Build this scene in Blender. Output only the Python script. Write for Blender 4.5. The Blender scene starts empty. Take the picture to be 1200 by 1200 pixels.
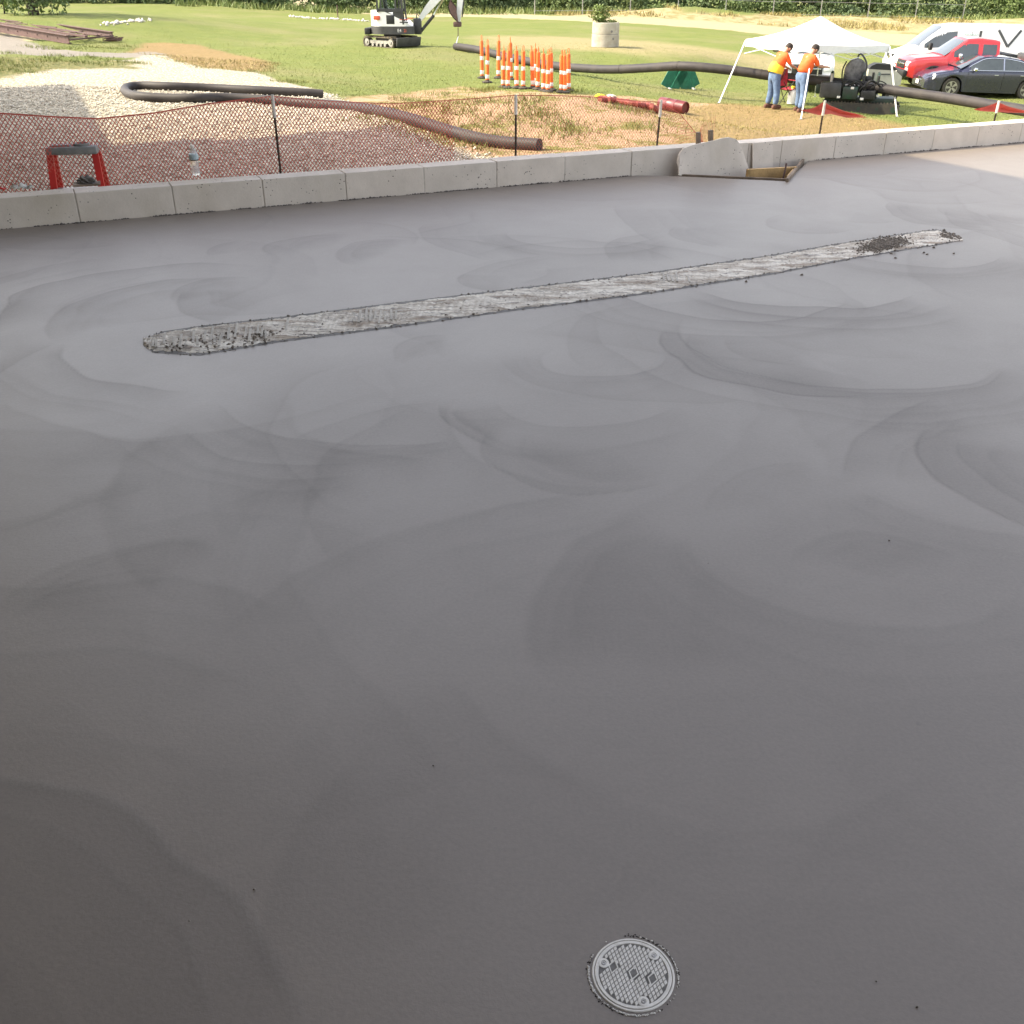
import bpy, bmesh, math, random
import numpy as np
from mathutils import Vector, Matrix
R = math.radians
random.seed(7); rng = np.random.default_rng(11)
sc = bpy.context.scene
COL = sc.collection

# ------------------------------------------------------------------ camera
FPX, PITCH, CH = 1150.0, R(28.56), 1.5        # focal length in photo pixels, pitch, eye height
cam = bpy.data.objects.new('camera', bpy.data.cameras.new('camera')); COL.objects.link(cam)
cam.location = (0, 0, CH); cam.rotation_euler = (R(90) - PITCH, 0, 0)
cam.data.sensor_width = 36; cam.data.lens = 36 * FPX / 1200
cam.data.clip_start = 0.05; cam.data.clip_end = 5000
sc.camera = cam
# ------------------------------------------------------------------ world, sun, exposure
SUN_EL = R(43); SDX, SDY = 0.9995, -0.03      # light travels towards +X
wd = bpy.data.worlds.new('World'); sc.world = wd; wd.use_nodes = True
wn = wd.node_tree.nodes; wl = wd.node_tree.links; wn.clear()
sky = wn.new('ShaderNodeTexSky'); sky.sky_type = 'NISHITA'; sky.sun_disc = False
sky.sun_elevation = SUN_EL; sky.sun_rotation = math.atan2(-SDX, -SDY); sky.air_density = 1.2; sky.dust_density = 2.5
bg = wn.new('ShaderNodeBackground'); bg.inputs[1].default_value = 0.15
wo = wn.new('ShaderNodeOutputWorld'); hs = wn.new('ShaderNodeMix'); hs.data_type = 'RGBA'; hs.blend_type = 'MIX'      # hazy white summer sky
bw = wn.new('ShaderNodeRGBToBW'); wl.new(sky.outputs[0], bw.inputs[0])
wm = wn.new('ShaderNodeMix'); wm.data_type = 'RGBA'; wm.blend_type = 'MULTIPLY'; wm.inputs[0].default_value = 1; wl.new(bw.outputs[0], wm.inputs[6]); wm.inputs[7].default_value = (1.12, 1.02, .93, 1)
hs.inputs[0].default_value = .56; wl.new(sky.outputs[0], hs.inputs[6]); wl.new(wm.outputs[2], hs.inputs[7]); wl.new(hs.outputs[2], bg.inputs[0]); wl.new(bg.outputs[0], wo.inputs[0])
LD = Vector((SDX * math.cos(SUN_EL), SDY * math.cos(SUN_EL), -math.sin(SUN_EL))).normalized()
sun = bpy.data.objects.new('sun', bpy.data.lights.new('sun', 'SUN')); COL.objects.link(sun)
sun.data.energy = 2.05; sun.data.angle = R(0.6); sun.data.color = (1, 0.885, 0.655)
sun.rotation_euler = LD.to_track_quat('-Z', 'Y').to_euler(); sun.location = (-30, 0, 40)
sc.view_settings.view_transform = 'Standard'; sc.view_settings.look = 'None'
sc.view_settings.gamma = 1; sc.view_settings.use_curve_mapping = False
sc.view_settings.exposure = 2.0

# ------------------------------------------------------------------ geometry of the view
cp, sp = math.cos(PITCH), math.sin(PITCH)
def ray(px, py):
    u, v = (px - 600) / FPX, (600 - py) / FPX
    return Vector((u, cp + v * sp, -sp + v * cp))
def P(px, py, z=0.0):
    d = ray(px, py); k = (z - CH) / d.z
    return Vector((0, 0, CH)) + d * k
def D(px, py, depth): return Vector((0, 0, CH)) + ray(px, py) * depth
# wall frame: s along the wall, t outwards (away from the slab)
W0 = P(405, 234.5, 0); WD = (P(1150, 168.5, 0) - P(60, 260, 0)); WD.z = 0; WD.normalize()
WN = Vector((-WD.y, WD.x, 0))
def ST(s, t, z=0.0): return Vector((W0.x, W0.y, 0)) + WD * s + WN * t + Vector((0, 0, z))
def toST(p): q = Vector((p.x - W0.x, p.y - W0.y, 0)); return q.dot(WD), q.dot(WN)
def onT(px, py, t):           # ray meets the upright plane t = const -> (s, z)
    d = ray(px, py); o = Vector((0, 0, CH)); k = (t - (o - ST(0, 0)).dot(WN)) / d.dot(WN)
    q = o + d * k; return toST(q)[0], q.z
# terrain
CTRL = np.array([(.4,31,-1.3),(8,30,-1.75),(16.6,39.6,-2.6),(4.1,47.5,-1.2),(-4.8,45,-1.1),(-6,17,-.8),(-2,18.5,-.9),(-10,25,-.8),
 (-24,55,-.1),(25,42,-2.95),(12,26,-2.0),(-5,9,-.7),(0,10.5,-.7),(5,13,-.8),(9,15.5,-1.2),(0,100,-1.35),(40,100,-1.9),(-40,100,-.6),
 (11,31,-2.0),(14,43,-2.3),(21,46,-2.5),(-14,18,-.7),(-20,34,-.5),(20,30,-2.3),(0,75,-1.3),(30,75,-2.2),(-20,12,-.7)])
def gz(x, y):
    x = np.asarray(x, float); y = np.asarray(y, float)
    num = 0; den = 0
    for cx, cy, cz in CTRL:
        w = 1.0 / ((x - cx) ** 2 + (y - cy) ** 2 + 2.0) ** 1.6
        num = num + w * cz; den = den + w
    z = num / den
    z = z + .48 * np.exp(-((x - .6) ** 2 / 9 + (y - 19.8) ** 2 / 9))         # low dirt mound
    z = z + .9 * np.exp(-((x - 15) ** 2 / 40 + (y - 92) ** 2 / 14)) + .6 * np.exp(-((x - 45) ** 2 / 60 + (y - 90) ** 2 / 16)) \
          + .5 * np.exp(-((x - 28) ** 2 / 60 + (y - 93) ** 2 / 16))             # sand berm
    z = z + .025 * np.sin(x * 1.7 + np.sin(y * 1.1)) * np.sin(y * 1.3 + .5 * x) + .012 * np.sin(x * 4.1 + y * 2.3) * np.sin(y * 5.2 - x)
    return z
def G(px, py):                # where a pixel's ray meets the terrain
    d = ray(px, py); lo, hi = 3.0, 400.0
    f = lambda k: CH + d.z * k - float(gz(d.x * k, d.y * k))
    k = 6.0
    while k < 400 and f(k) > 0: k *= 1.01
    lo, hi = k / 1.01, k
    for _ in range(20):
        m = (lo + hi) / 2
        if f(m) > 0: lo = m
        else: hi = m
    return Vector((d.x * hi, d.y * hi, CH + d.z * hi))
def ground(p): return Vector((p.x, p.y, float(gz(p.x, p.y))))

# ------------------------------------------------------------------ object helpers
def tag(o, label=None, cat=None, group=None, kind=None):
    if label: o['label'] = label
    if cat: o['category'] = cat
    if group: o['group'] = group
    if kind: o['kind'] = kind
    return o
def empty(name, loc=(0, 0, 0), rz=0.0):
    o = bpy.data.objects.new(name, None); COL.objects.link(o); o.location = loc; o.rotation_euler = (0, 0, rz)
    o.empty_display_size = .1; return o
def copy_tree(o, parent=None):
    c = o.copy(); COL.objects.link(c); c.parent = parent
    for ch in list(o.children): copy_tree(ch, c)
    return c
class MB:
    def __init__(s): s.v = []; s.f = []; s.n = 0
    def add(s, vs, fs, M=None):
        b = s.n
        if M is not None: vs = [M @ Vector(v) for v in vs]
        s.v.extend([tuple(v) for v in vs]); s.n += len(vs)
        s.f.extend([tuple(i + b for i in f) for f in fs]); return s
    def box(s, c, d, rot=None, taper=1.0, bev=0.0):
        x, y, z = d[0] / 2, d[1] / 2, d[2] / 2; t = taper
        if bev:
            b = min(bev, x * .9, y * .9, z * .9); vs = []; 
            bm = bmesh.new(); bmesh.ops.create_cube(bm, size=1)
            for v in bm.verts:
                k = t if v.co.z > 0 else 1
                v.co = Vector((v.co.x * 2 * x * k, v.co.y * 2 * y * k, v.co.z * 2 * z))
            bmesh.ops.bevel(bm, geom=list(bm.edges), offset=b, segments=2, affect='EDGES', profile=.5)
            bm.verts.index_update(); vs = [v.co.copy() for v in bm.verts]; fs = [[v.index for v in f.verts] for f in bm.faces]; bm.free()
        else:
            vs = [Vector(p) for p in [(-x,-y,-z),(x,-y,-z),(x,y,-z),(-x,y,-z),(-x*t,-y*t,z),(x*t,-y*t,z),(x*t,y*t,z),(-x*t,y*t,z)]]
            fs = [(0,3,2,1),(4,5,6,7),(0,1,5,4),(1,2,6,5),(2,3,7,6),(3,0,4,7)]
        M = Matrix.Translation(Vector(c)) @ (rot.to_4x4() if rot is not None else Matrix.Identity(4))
        return s.add(vs, fs, M)
    def bar(s, a, b, w, h=None, up=(0, 0, 1)):
        a, b = Vector(a), Vector(b); h = h or w; d = b - a; L = d.length; z = d.normalized()
        x = z.cross(Vector(up)); 
        if x.length < 1e-4: x = Vector((1, 0, 0))
        x.normalize(); y = z.cross(x)
        M3 = Matrix((x, y, z)).transposed()
        return s.box((a + b) / 2, (w, h, L), M3)
    def cyl(s, a, b, r0, r1=None, n=12, cap=True):
        r1 = r0 if r1 is None else r1
        a, b = Vector(a), Vector(b); z = (b - a).normalized(); x = z.orthogonal().normalized(); y = z.cross(x)
        vs = []; fs = []
        for c, r in ((a, r0), (b, r1)):
            for i in range(n):
                t = 2 * math.pi * i / n; vs.append(c + x * (r * math.cos(t)) + y * (r * math.sin(t)))
        for i in range(n): j = (i + 1) % n; fs.append((i, j, n + j, n + i))
        if cap: fs.append(tuple(range(n - 1, -1, -1))); fs.append(tuple(range(n, 2 * n)))
        return s.add(vs, fs)
    def tube(s, pts, r, n=12, cap=True):
        pts = [Vector(p) for p in pts]; vs = []; fs = []; x = None
        rr = r if isinstance(r, (list, tuple)) else [r] * len(pts)
        for k, p in enumerate(pts):
            d = (pts[min(k + 1, len(pts) - 1)] - pts[max(k - 1, 0)]).normalized()
            x = d.orthogonal().normalized() if x is None else (x - d * x.dot(d)).normalized()
            y = d.cross(x)
            for i in range(n):
                t = 2 * math.pi * i / n; vs.append(p + x * (rr[k] * math.cos(t)) + y * (rr[k] * math.sin(t)))
        for k in range(len(pts) - 1):
            for i in range(n): j = (i + 1) % n; fs.append((k*n+i, k*n+j, (k+1)*n+j, (k+1)*n+i))
        if cap: fs.append(tuple(range(n - 1, -1, -1))); m = (len(pts) - 1) * n; fs.append(tuple(range(m, m + n)))
        return s.add(vs, fs)
    def lathe(s, prof, n=24, c=(0, 0, 0), M=None):
        vs = []; fs = []; c = Vector(c)
        for r, z in prof:
            for i in range(n):
                t = 2 * math.pi * i / n; vs.append(c + Vector((r * math.cos(t), r * math.sin(t), z)))
        for k in range(len(prof) - 1):
            for i in range(n): j = (i + 1) % n; fs.append((k*n+i, k*n+j, (k+1)*n+j, (k+1)*n+i))
        fs.append(tuple(range(n - 1, -1, -1))); m = (len(prof) - 1) * n; fs.append(tuple(range(m, m + n)))
        return s.add(vs, fs, M)
    def prism(s, poly, y0, y1, M=None):      # polygon in x,z extruded along y
        n = len(poly); vs = [Vector((x, y0, z)) for x, z in poly] + [Vector((x, y1, z)) for x, z in poly]
        fs = [tuple(range(n)), tuple(range(2 * n - 1, n - 1, -1))] + [(i, n + i, n + (i + 1) % n, (i + 1) % n) for i in range(n)]
        return s.add(vs, fs, M)
    def grid(s, rows):                       # rows of equal length
        m = len(rows[0]); vs = [p for r in rows for p in r]
        fs = [(i*m+j, i*m+j+1, (i+1)*m+j+1, (i+1)*m+j) for i in range(len(rows) - 1) for j in range(m - 1)]
        return s.add(vs, fs)
    def build(s, name, mat, parent=None, smooth=False, origin=None, ang=35):
        me = bpy.data.meshes.new(name)
        vs = s.v if origin is None else [tuple(Vector(v) - Vector(origin)) for v in s.v]
        me.from_pydata(vs, [], s.f); me.validate(); me.update()
        bm = bmesh.new(); bm.from_mesh(me); bmesh.ops.recalc_face_normals(bm, faces=bm.faces); bm.to_mesh(me); bm.free()
        if smooth:
            me.shade_smooth()
            try: me.set_sharp_from_angle(angle=R(ang))
            except Exception: pass
        me.materials.append(mat)
        o = bpy.data.objects.new(name, me); COL.objects.link(o)
        if parent is not None: o.parent = parent
        if origin is not None: o.location = origin
        return o
def raw(name, V, F, mat, parent=None, n=4, smooth=False):   # fast numpy mesh
    me = bpy.data.meshes.new(name); V = np.asarray(V, np.float32); F = np.asarray(F, np.int32)
    me.vertices.add(len(V)); me.vertices.foreach_set('co', V.ravel())
    me.loops.add(F.size); me.loops.foreach_set('vertex_index', F.ravel())
    me.polygons.add(len(F)); me.polygons.foreach_set('loop_start', np.arange(0, F.size, n, dtype=np.int32))
    me.update(calc_edges=True); me.validate()
    if smooth: me.shade_smooth()
    me.materials.append(mat)
    o = bpy.data.objects.new(name, me); COL.objects.link(o)
    if parent is not None: o.parent = parent
    return o

def spline(pts, n=12):
    pts = [Vector(p) for p in pts]; out = []
    for i in range(len(pts) - 1):
        p0 = pts[max(i-1, 0)]; p1 = pts[i]; p2 = pts[i+1]; p3 = pts[min(i+2, len(pts)-1)]
        for k in range(n):
            t = k / n; out.append(.5 * ((2*p1) + (p2-p0)*t + (2*p0-5*p1+4*p2-p3)*t*t + (3*p1-p0-3*p2+p3)*t**3))
    out.append(pts[-1]); return out
# ------------------------------------------------------------------ material helpers
class NT:
    def __init__(s, name):
        s.m = bpy.data.materials.new(name); s.m.use_nodes = True; s.t = s.m.node_tree; s.t.nodes.clear()
        s.out = s.new('ShaderNodeOutputMaterial'); s.b = s.new('ShaderNodeBsdfPrincipled'); s.l(s.b.outputs[0], s.out.inputs[0])
    def new(s, t, **k):
        n = s.t.nodes.new(t)
        for a, v in k.items(): setattr(n, a, v)
        return n
    def l(s, a, b): s.t.links.new(a, b)
    def set(s, i, v):
        if hasattr(v, 'is_output') or isinstance(v, bpy.types.NodeSocket): s.l(v, i)
        else: i.default_value = v
    def math(s, op, a, b=0.0, c=None, clamp=False):
        n = s.new('ShaderNodeMath', operation=op); n.use_clamp = clamp; s.set(n.inputs[0], a); s.set(n.inputs[1], b)
        if c is not None: s.set(n.inputs[2], c)
        return n.outputs[0]
    def coord(s, obj=False):
        if obj: return s.new('ShaderNodeTexCoord').outputs['Object']
        return s.new('ShaderNodeNewGeometry').outputs['Position']
    def noise(s, vec, scale, detail=4, rough=.55, dist=0.0, color=False):
        n = s.new('ShaderNodeTexNoise'); s.l(vec, n.inputs['Vector']); n.inputs['Scale'].default_value = scale
        n.inputs['Detail'].default_value = detail; n.inputs['Roughness'].default_value = rough; n.inputs['Distortion'].default_value = dist
        return n.outputs['Color' if color else 0]
    def maps(s, v, a, b, c=0.0, d=1.0, smooth=False):
        n = s.new('ShaderNodeMapRange'); n.interpolation_type = 'SMOOTHSTEP' if smooth else 'LINEAR'
        s.set(n.inputs[0], v)
        for i, q in enumerate((a, b, c, d)): s.set(n.inputs[i + 1], q)
        return n.outputs[0]
    def mix(s, f, a, b, mode='MIX'):
        n = s.new('ShaderNodeMix', data_type='RGBA', blend_type=mode); s.set(n.inputs[0], f)
        for i, q in ((6, a), (7, b)):
            if isinstance(q, tuple): q = q if len(q) == 4 else (*q, 1)
            s.set(n.inputs[i], q)
        return n.outputs[2]
    def bump(s, h, strength=.3, dist=.01):
        n = s.new('ShaderNodeBump'); n.inputs['Strength'].default_value = strength; n.inputs['Distance'].default_value = dist
        s.l(h, n.inputs['Height']); s.l(n.outputs[0], s.b.inputs['Normal'])
    def scale(s, vec, v):
        n = s.new('ShaderNodeVectorMath', operation='MULTIPLY'); s.l(vec, n.inputs[0]); n.inputs[1].default_value = v; return n.outputs[0]
def mat(name, c, rough=.6, metal=0.0, var=.18, sc_=6.0, bump=0.0, c2=None, spec=None, coat=0.0, trans=0.0, fine=None):
    n = NT(name); co = n.coord(True); a = n.noise(co, sc_, 5, .6)
    c2 = c2 or tuple(x * (1 - var * 2) for x in c)
    f = n.maps(a, .35, .68)
    col = n.mix(f, c, c2)
    if fine: col = n.mix(n.maps(n.noise(co, fine, 2), .45, .7), col, tuple(x * .6 for x in c))
    n.l(col, n.b.inputs['Base Color']); n.b.inputs['Roughness'].default_value = rough; n.b.inputs['Metallic'].default_value = metal
    n.l(n.maps(a, .3, .7, rough * .85, min(1, rough * 1.15)), n.b.inputs['Roughness'])
    if coat: n.b.inputs['Coat Weight'].default_value = coat; n.b.inputs['Coat Roughness'].default_value = .08
    if trans: n.b.inputs['Transmission Weight'].default_value = trans
    if spec is not None: n.b.inputs['Specular IOR Level'].default_value = spec
    if bump: n.bump(n.noise(co, sc_ * 6, 4), bump, .01)
    return n.m
M = {}
M['net'] = mat('orange_netting', (.55, .10, .07), .5, var=.12)
M['stake'] = mat('rusty_stake', (.05, .03, .02), .8, sc_=20)
M['white_tip'] = mat('white_cap', (.72, .66, .6), .5)
M['pipe'] = mat('black_polyethylene', (.03, .026, .027), .62, var=.25, sc_=2.5, c2=(.055, .048, .045), bump=.15, spec=.3)
M['cream_metal'] = mat('white_machine_paint', (.78, .78, .76), .35, coat=.3, var=.06)
M['dark_metal'] = mat('charcoal_machine_paint', (.06, .06, .06), .5, var=.2)
M['rubber'] = mat('rubber', (.03, .028, .026), .85, var=.3, sc_=9, c2=(.07, .06, .045))
M['track'] = mat('dusty_track', (.035, .032, .03), .8, var=.3, c2=(.16, .13, .08), sc_=8, bump=.3)
M['glass'] = mat('tinted_glass', (.045, .055, .055), .05, spec=1.0, var=.1, coat=.7)
M['steel'] = mat('steel', (.45, .43, .40), .4, .7)
M['chrome'] = mat('chrome', (.7, .7, .7), .15, 1.0, var=.05)
M['orange'] = mat('orange_plastic', (.85, .17, .025), .45, var=.12, c2=(.62, .13, .03))
M['white_refl'] = mat('white_reflective_band', (.8, .78, .74), .35, var=.05)
M['canopy'] = mat('white_polyester', (.80, .80, .79), .75, var=.04)
M['pole'] = mat('white_pole', (.75, .75, .74), .4, var=.05)
M['red_paint'] = mat('red_car_paint', (.62, .025, .03), .3, coat=.8, var=.08, sc_=1.5)
M['navy_paint'] = mat('dark_navy_car_paint', (.022, .024, .05), .25, coat=1.0, var=.15, sc_=1.5)
M['white_paint'] = mat('white_car_paint', (.8, .8, .79), .3, coat=.6, var=.04, sc_=1.5)
M['black'] = mat('black_plastic', (.02, .02, .02), .6)
M['lamp'] = mat('headlamp_glass', (.75, .77, .78), .12, var=.1, sc_=20)
M['green'] = mat('green_paint', (.02, .20, .12), .45, var=.2)
M['dkgreen'] = mat('dark_green_machine', (.015, .05, .03), .5, var=.3, c2=(.03, .03, .028), sc_=5)
M['grey_box'] = mat('grey_beige_plastic', (.42, .42, .36), .6, var=.1)
M['wood'] = mat('raw_lumber', (.50, .32, .13), .7, var=.2, sc_=9, bump=.3)
M['old_wood'] = mat('weathered_wood', (.24, .18, .13), .85, var=.25, sc_=9, bump=.4)
M['rust'] = mat('rusty_steel', (.13, .07, .06), .8, var=.3, c2=(.09, .06, .055), sc_=7, bump=.3)
M['ringc'] = mat('old_concrete', (.42, .39, .32), .9, var=.15, sc_=3, bump=.5, c2=(.30, .27, .21))
M['leaf'] = mat('leaf', (.07, .12, .03), .6, var=.3, sc_=.6, c2=(.12, .16, .04))
M['leaf2'] = mat('leaf_light', (.13, .19, .04), .6, var=.3, sc_=1.2, c2=(.17, .18, .05))
M['bark'] = mat('bark', (.07, .055, .045), .95, sc_=5, bump=.5)
M['red_fg'] = mat('red_fibreglass', (.60, .035, .03), .4, var=.12)
M['tray'] = mat('grey_plastic_tray', (.23, .23, .22), .6, var=.15, sc_=20)
M['cloth_white'] = mat('white_cloth', (.6, .58, .54), .9, var=.15, sc_=20)
M['mortar'] = mat('fresh_mortar', (.17, .155, .14), .95, var=.3, sc_=30, bump=.6)
M['skin'] = mat('skin', (.42, .22, .14), .55, var=.08)
M['jeans'] = mat('blue_denim', (.13, .20, .33), .9, var=.22, sc_=7, bump=.2)
M['hivis'] = mat('orange_shirt', (.85, .13, .02), .8, var=.15, sc_=5)
M['yellow'] = mat('yellow_vest', (.85, .62, .04), .8, var=.1)
M['hair'] = mat('dark_hair', (.03, .02, .015), .8)
M['boot'] = mat('brown_boot', (.14, .06, .04), .8)
M['redcloth'] = mat('red_fabric', (.45, .04, .06), .85, var=.2)
M['metal_roof'] = mat('building_metal', (.40, .38, .35), .6, var=.1, sc_=.7)
M['net_bundle'] = mat('dusty_bundled_netting', (.30, .055, .04), .7, var=.3, sc_=9, bump=.6)
M['barrel'] = mat('dark_red_plastic', (.15, .02, .022), .4, var=.15)
M['decal_orange'] = mat('orange_decal', (.7, .12, .06), .5)
M['vdark'] = mat('dark_grey_decal', (.08, .085, .09), .5)
M['palegreen'] = mat('pale_green_decal', (.30, .50, .42), .5)
M['covered'] = mat('cover_metal', (.74, .70, .65), .55, 0, var=.12, sc_=60, c2=(.60, .56, .51))
M['covdark'] = mat('cover_recess', (.21, .195, .18), .75, var=.2, sc_=60)
M['cblk'] = mat('black_debris', (.05, .04, .035), .9)
# ================================================================== SLAB
WT = .19                                   # wall thickness
def circ3(a, b, c):
    ax, ay, bx, by, cx, cy = a.x, a.y, b.x, b.y, c.x, c.y
    d = 2 * (ax*(by-cy) + bx*(cy-ay) + cx*(ay-by))
    ux = ((ax*ax+ay*ay)*(by-cy) + (bx*bx+by*by)*(cy-ay) + (cx*cx+cy*cy)*(ay-by)) / d
    uy = ((ax*ax+ay*ay)*(cx-bx) + (bx*bx+by*by)*(ax-cx) + (cx*cx+cy*cy)*(bx-ax)) / d
    return ux, uy, math.hypot(ax-ux, ay-uy)
# trowel sweeps: three points of each arc, side that is darker (+1 inside), width of the falloff, strength
ARCS = [((0,918),(175,972),(335,1200),1,.9,1.1),((0,690),(110,642),(260,650),1,.22,.9),((0,700),(200,672),(330,705),1,.25,.8),
 ((0,768),(120,762),(290,800),1,.3,.7),((125,646),(106,590),(212,484),1,.3,.7),((205,500),(270,545),(350,553),-1,.35,1.),
 ((0,385),(100,322),(265,308),1,.25,.9),((70,400),(90,355),(200,330),1,.3,.6),((70,400),(95,440),(200,456),-1,.25,.8),
 ((0,470),(60,508),(170,515),-1,.3,.7),((0,432),(20,418),(60,400),-1,.3,.5),((262,488),(350,518),(552,514),-1,.25,1.),
 ((300,500),(400,530),(540,512),-1,.15,.6),((524,470),(540,498),(592,517),1,.25,.8),((460,420),(470,400),(530,392),1,.3,.5),
 ((583,515),(630,562),(800,558),1,.35,.6),((775,380),(830,440),(980,466),1,.55,1.1),((800,400),(930,448),(1190,430),-1,.3,.9),
 ((730,350),(840,372),(1000,350),-1,.25,.9),((820,340),(960,362),(1080,348),-1,.3,1.1),((990,460),(1100,462),(1190,436),-1,.2,.6),
 ((1085,500),(1100,560),(1200,622),1,.5,1.1),((1000,560),(1018,505),(1100,470),1,.4,.7),((1030,590),(1100,620),(1200,635),-1,.5,.5),
 ((725,240),(728,262),(750,275),1,.5,.9),((706,308),(718,288),(760,276),1,.4,.9),((1050,235),(1062,256),(1120,268),1,.5,1.1),
 ((1112,245),(1130,268),(1190,290),1,.5,.8),((1165,250),(1172,258),(1200,262),1,.5,.7),((205,360),(215,335),(300,325),1,.4,1.),
 ((205,345),(212,366),(240,378),1,.3,.8),((318,296),(335,280),(410,274),1,.4,.9),((393,300),(405,286),(500,282),1,.5,.9),
 ((500,262),(512,283),(560,300),1,.35,.9),((548,318),(556,334),(590,340),1,.3,.8),((548,318),(570,308),(640,300),1,.3,.7),
 ((252,300),(255,290),(272,284),1,.2,.9),((790,265),(800,280),(860,292),1,.3,.8),((900,255),(920,268),(1000,262),1,.3,.7),
 ((600,270),(680,292),(780,280),-1,.3,.6),((380,560),(380,720),(455,860),-1,.5,.5),((345,690),(480,628),(700,572),1,.3,.7),
 ((640,740),(660,680),(760,600),1,.6,.6),((930,665),(1010,632),(1130,668),1,.5,.5),((300,1130),(320,980),(390,895),1,.3,.4),
 ((125,860),(160,872),(330,880),-1,.3,.4),((0,330),(40,318),(100,305),1,.2,.7),((840,600),(870,560),(960,545),1,.3,.35),
 ((640,420),(700,440),(770,410),-1,.25,.6),((600,470),(680,500),(790,480),-1,.3,.5),((1010,300),(1080,312),(1190,300),-1,.3,.7),
 ((0,610),(60,600),(110,560),-1,.3,.5),((860,690),(980,740),(1200,700),-1,.6,.5),((560,860),(760,960),(1100,900),-1,.9,.35)]
def vnoise(x, y, scale, seed):            # smooth value noise on the slab
    r = np.random.default_rng(seed); T = r.uniform(-1, 1, (256, 256)); x = x * scale + 57; y = y * scale + 91
    xi, yi = np.floor(x).astype(int), np.floor(y).astype(int); fx, fy = x - xi, y - yi; fx = fx*fx*(3-2*fx); fy = fy*fy*(3-2*fy)
    g = lambda i, j: T[i & 255, j & 255]
    return (g(xi, yi)*(1-fx) + g(xi+1, yi)*fx)*(1-fy) + (g(xi, yi+1)*(1-fx) + g(xi+1, yi+1)*fx)*fy
def smst(v, a, b): t = np.clip((v-a)/(b-a), 0, 1); return t*t*(3-2*t)
def sweeps(x, y):
    wx = x + .07*vnoise(x, y, 1.7, 1) + .025*vnoise(x, y, 5, 2) + .0025*vnoise(x, y, 17, 8); wy = y + .07*vnoise(x, y, 1.7, 3) + .025*vnoise(x, y, 5, 4) + .0025*vnoise(x, y, 17, 9)
    tot = np.zeros_like(x); rim = np.zeros_like(x)
    rs = np.random.default_rng(5); L = []
    for a, b, c, sg, w, st in ARCS:
        near_ = b[1] > 580; st *= .6 if (a[0] < 400 and b[1] > 480 and b[1] < 900) else 1; st *= .6 if (b[1] < 345 and abs(a[0] - c[0]) < 160) else 1; a, b, c = P(*a), P(*b), P(*c); cx, cy, r = circ3(a, b, c); mid = Vector((b.x-cx, b.y-cy, 0)).normalized()
        cs = min((Vector((q.x-cx, q.y-cy, 0)).normalized()).dot(mid) for q in (a, c)); L.append((cx, cy, r, mid.x, mid.y, cs, sg, w*.6, st * (1.15 if near_ else 1.1), .018 if near_ else .007))
        for k in range(3):                       # fainter companion passes of the same sweep
            L.append((cx+rs.normal(0, .05), cy+rs.normal(0, .05), r-sg*rs.uniform(.06, .5)*min(1, r), mid.x, mid.y, cs+rs.uniform(0, .3)*(1-cs), sg, w*.3, st*rs.uniform(.25, .6), rs.uniform(.007, .02)))
    for k in range(330):                         # many smaller and fainter sweeps everywhere on the slab
        r = rs.uniform(.35, 1.5); th = rs.uniform(0, 6.28); s_, t_ = rs.uniform(-8, 10), rs.uniform(-9.5, .5); p = ST(s_, t_)
        L.append((p.x, p.y, r, math.cos(th), math.sin(th), math.cos(rs.uniform(.4, 1.1)), rs.choice([-1, 1]), rs.uniform(.04, .18), rs.uniform(.12, .5) * (1 if t_ > -5 else .45), rs.uniform(.007, .02)))
    sh = x.shape; s0_, t0_ = GS[0], GT[:, 0]
    for cx, cy, r, mx, my, cs, sg, w, st, sf in L:
        q = toST(Vector((cx, cy, 0))); e = r + .15 + (0 if sg > 0 else min(4 * w, 2.0))
        i0, i1 = np.searchsorted(t0_, (q[1]-e, q[1]+e)); j0, j1 = np.searchsorted(s0_, (q[0]-e, q[0]+e))
        if i1 <= i0 or j1 <= j0: continue
        v = (slice(i0, i1), slice(j0, j1)); dx, dy = wx[v]-cx, wy[v]-cy; ln = np.hypot(dx, dy)+1e-6; dd = (r-ln)*sg; m = smst((dx*mx+dy*my)/ln, cs-.02, cs+max(.01, (1-cs)*.6))*st
        tot[v] += m*smst(dd, -.003, sf)*np.exp(-np.maximum(dd, 0)/w); rim[v] += m*np.exp(-(dd/max(.0070, sf*.7))**2)
    return tot, rim
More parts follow.
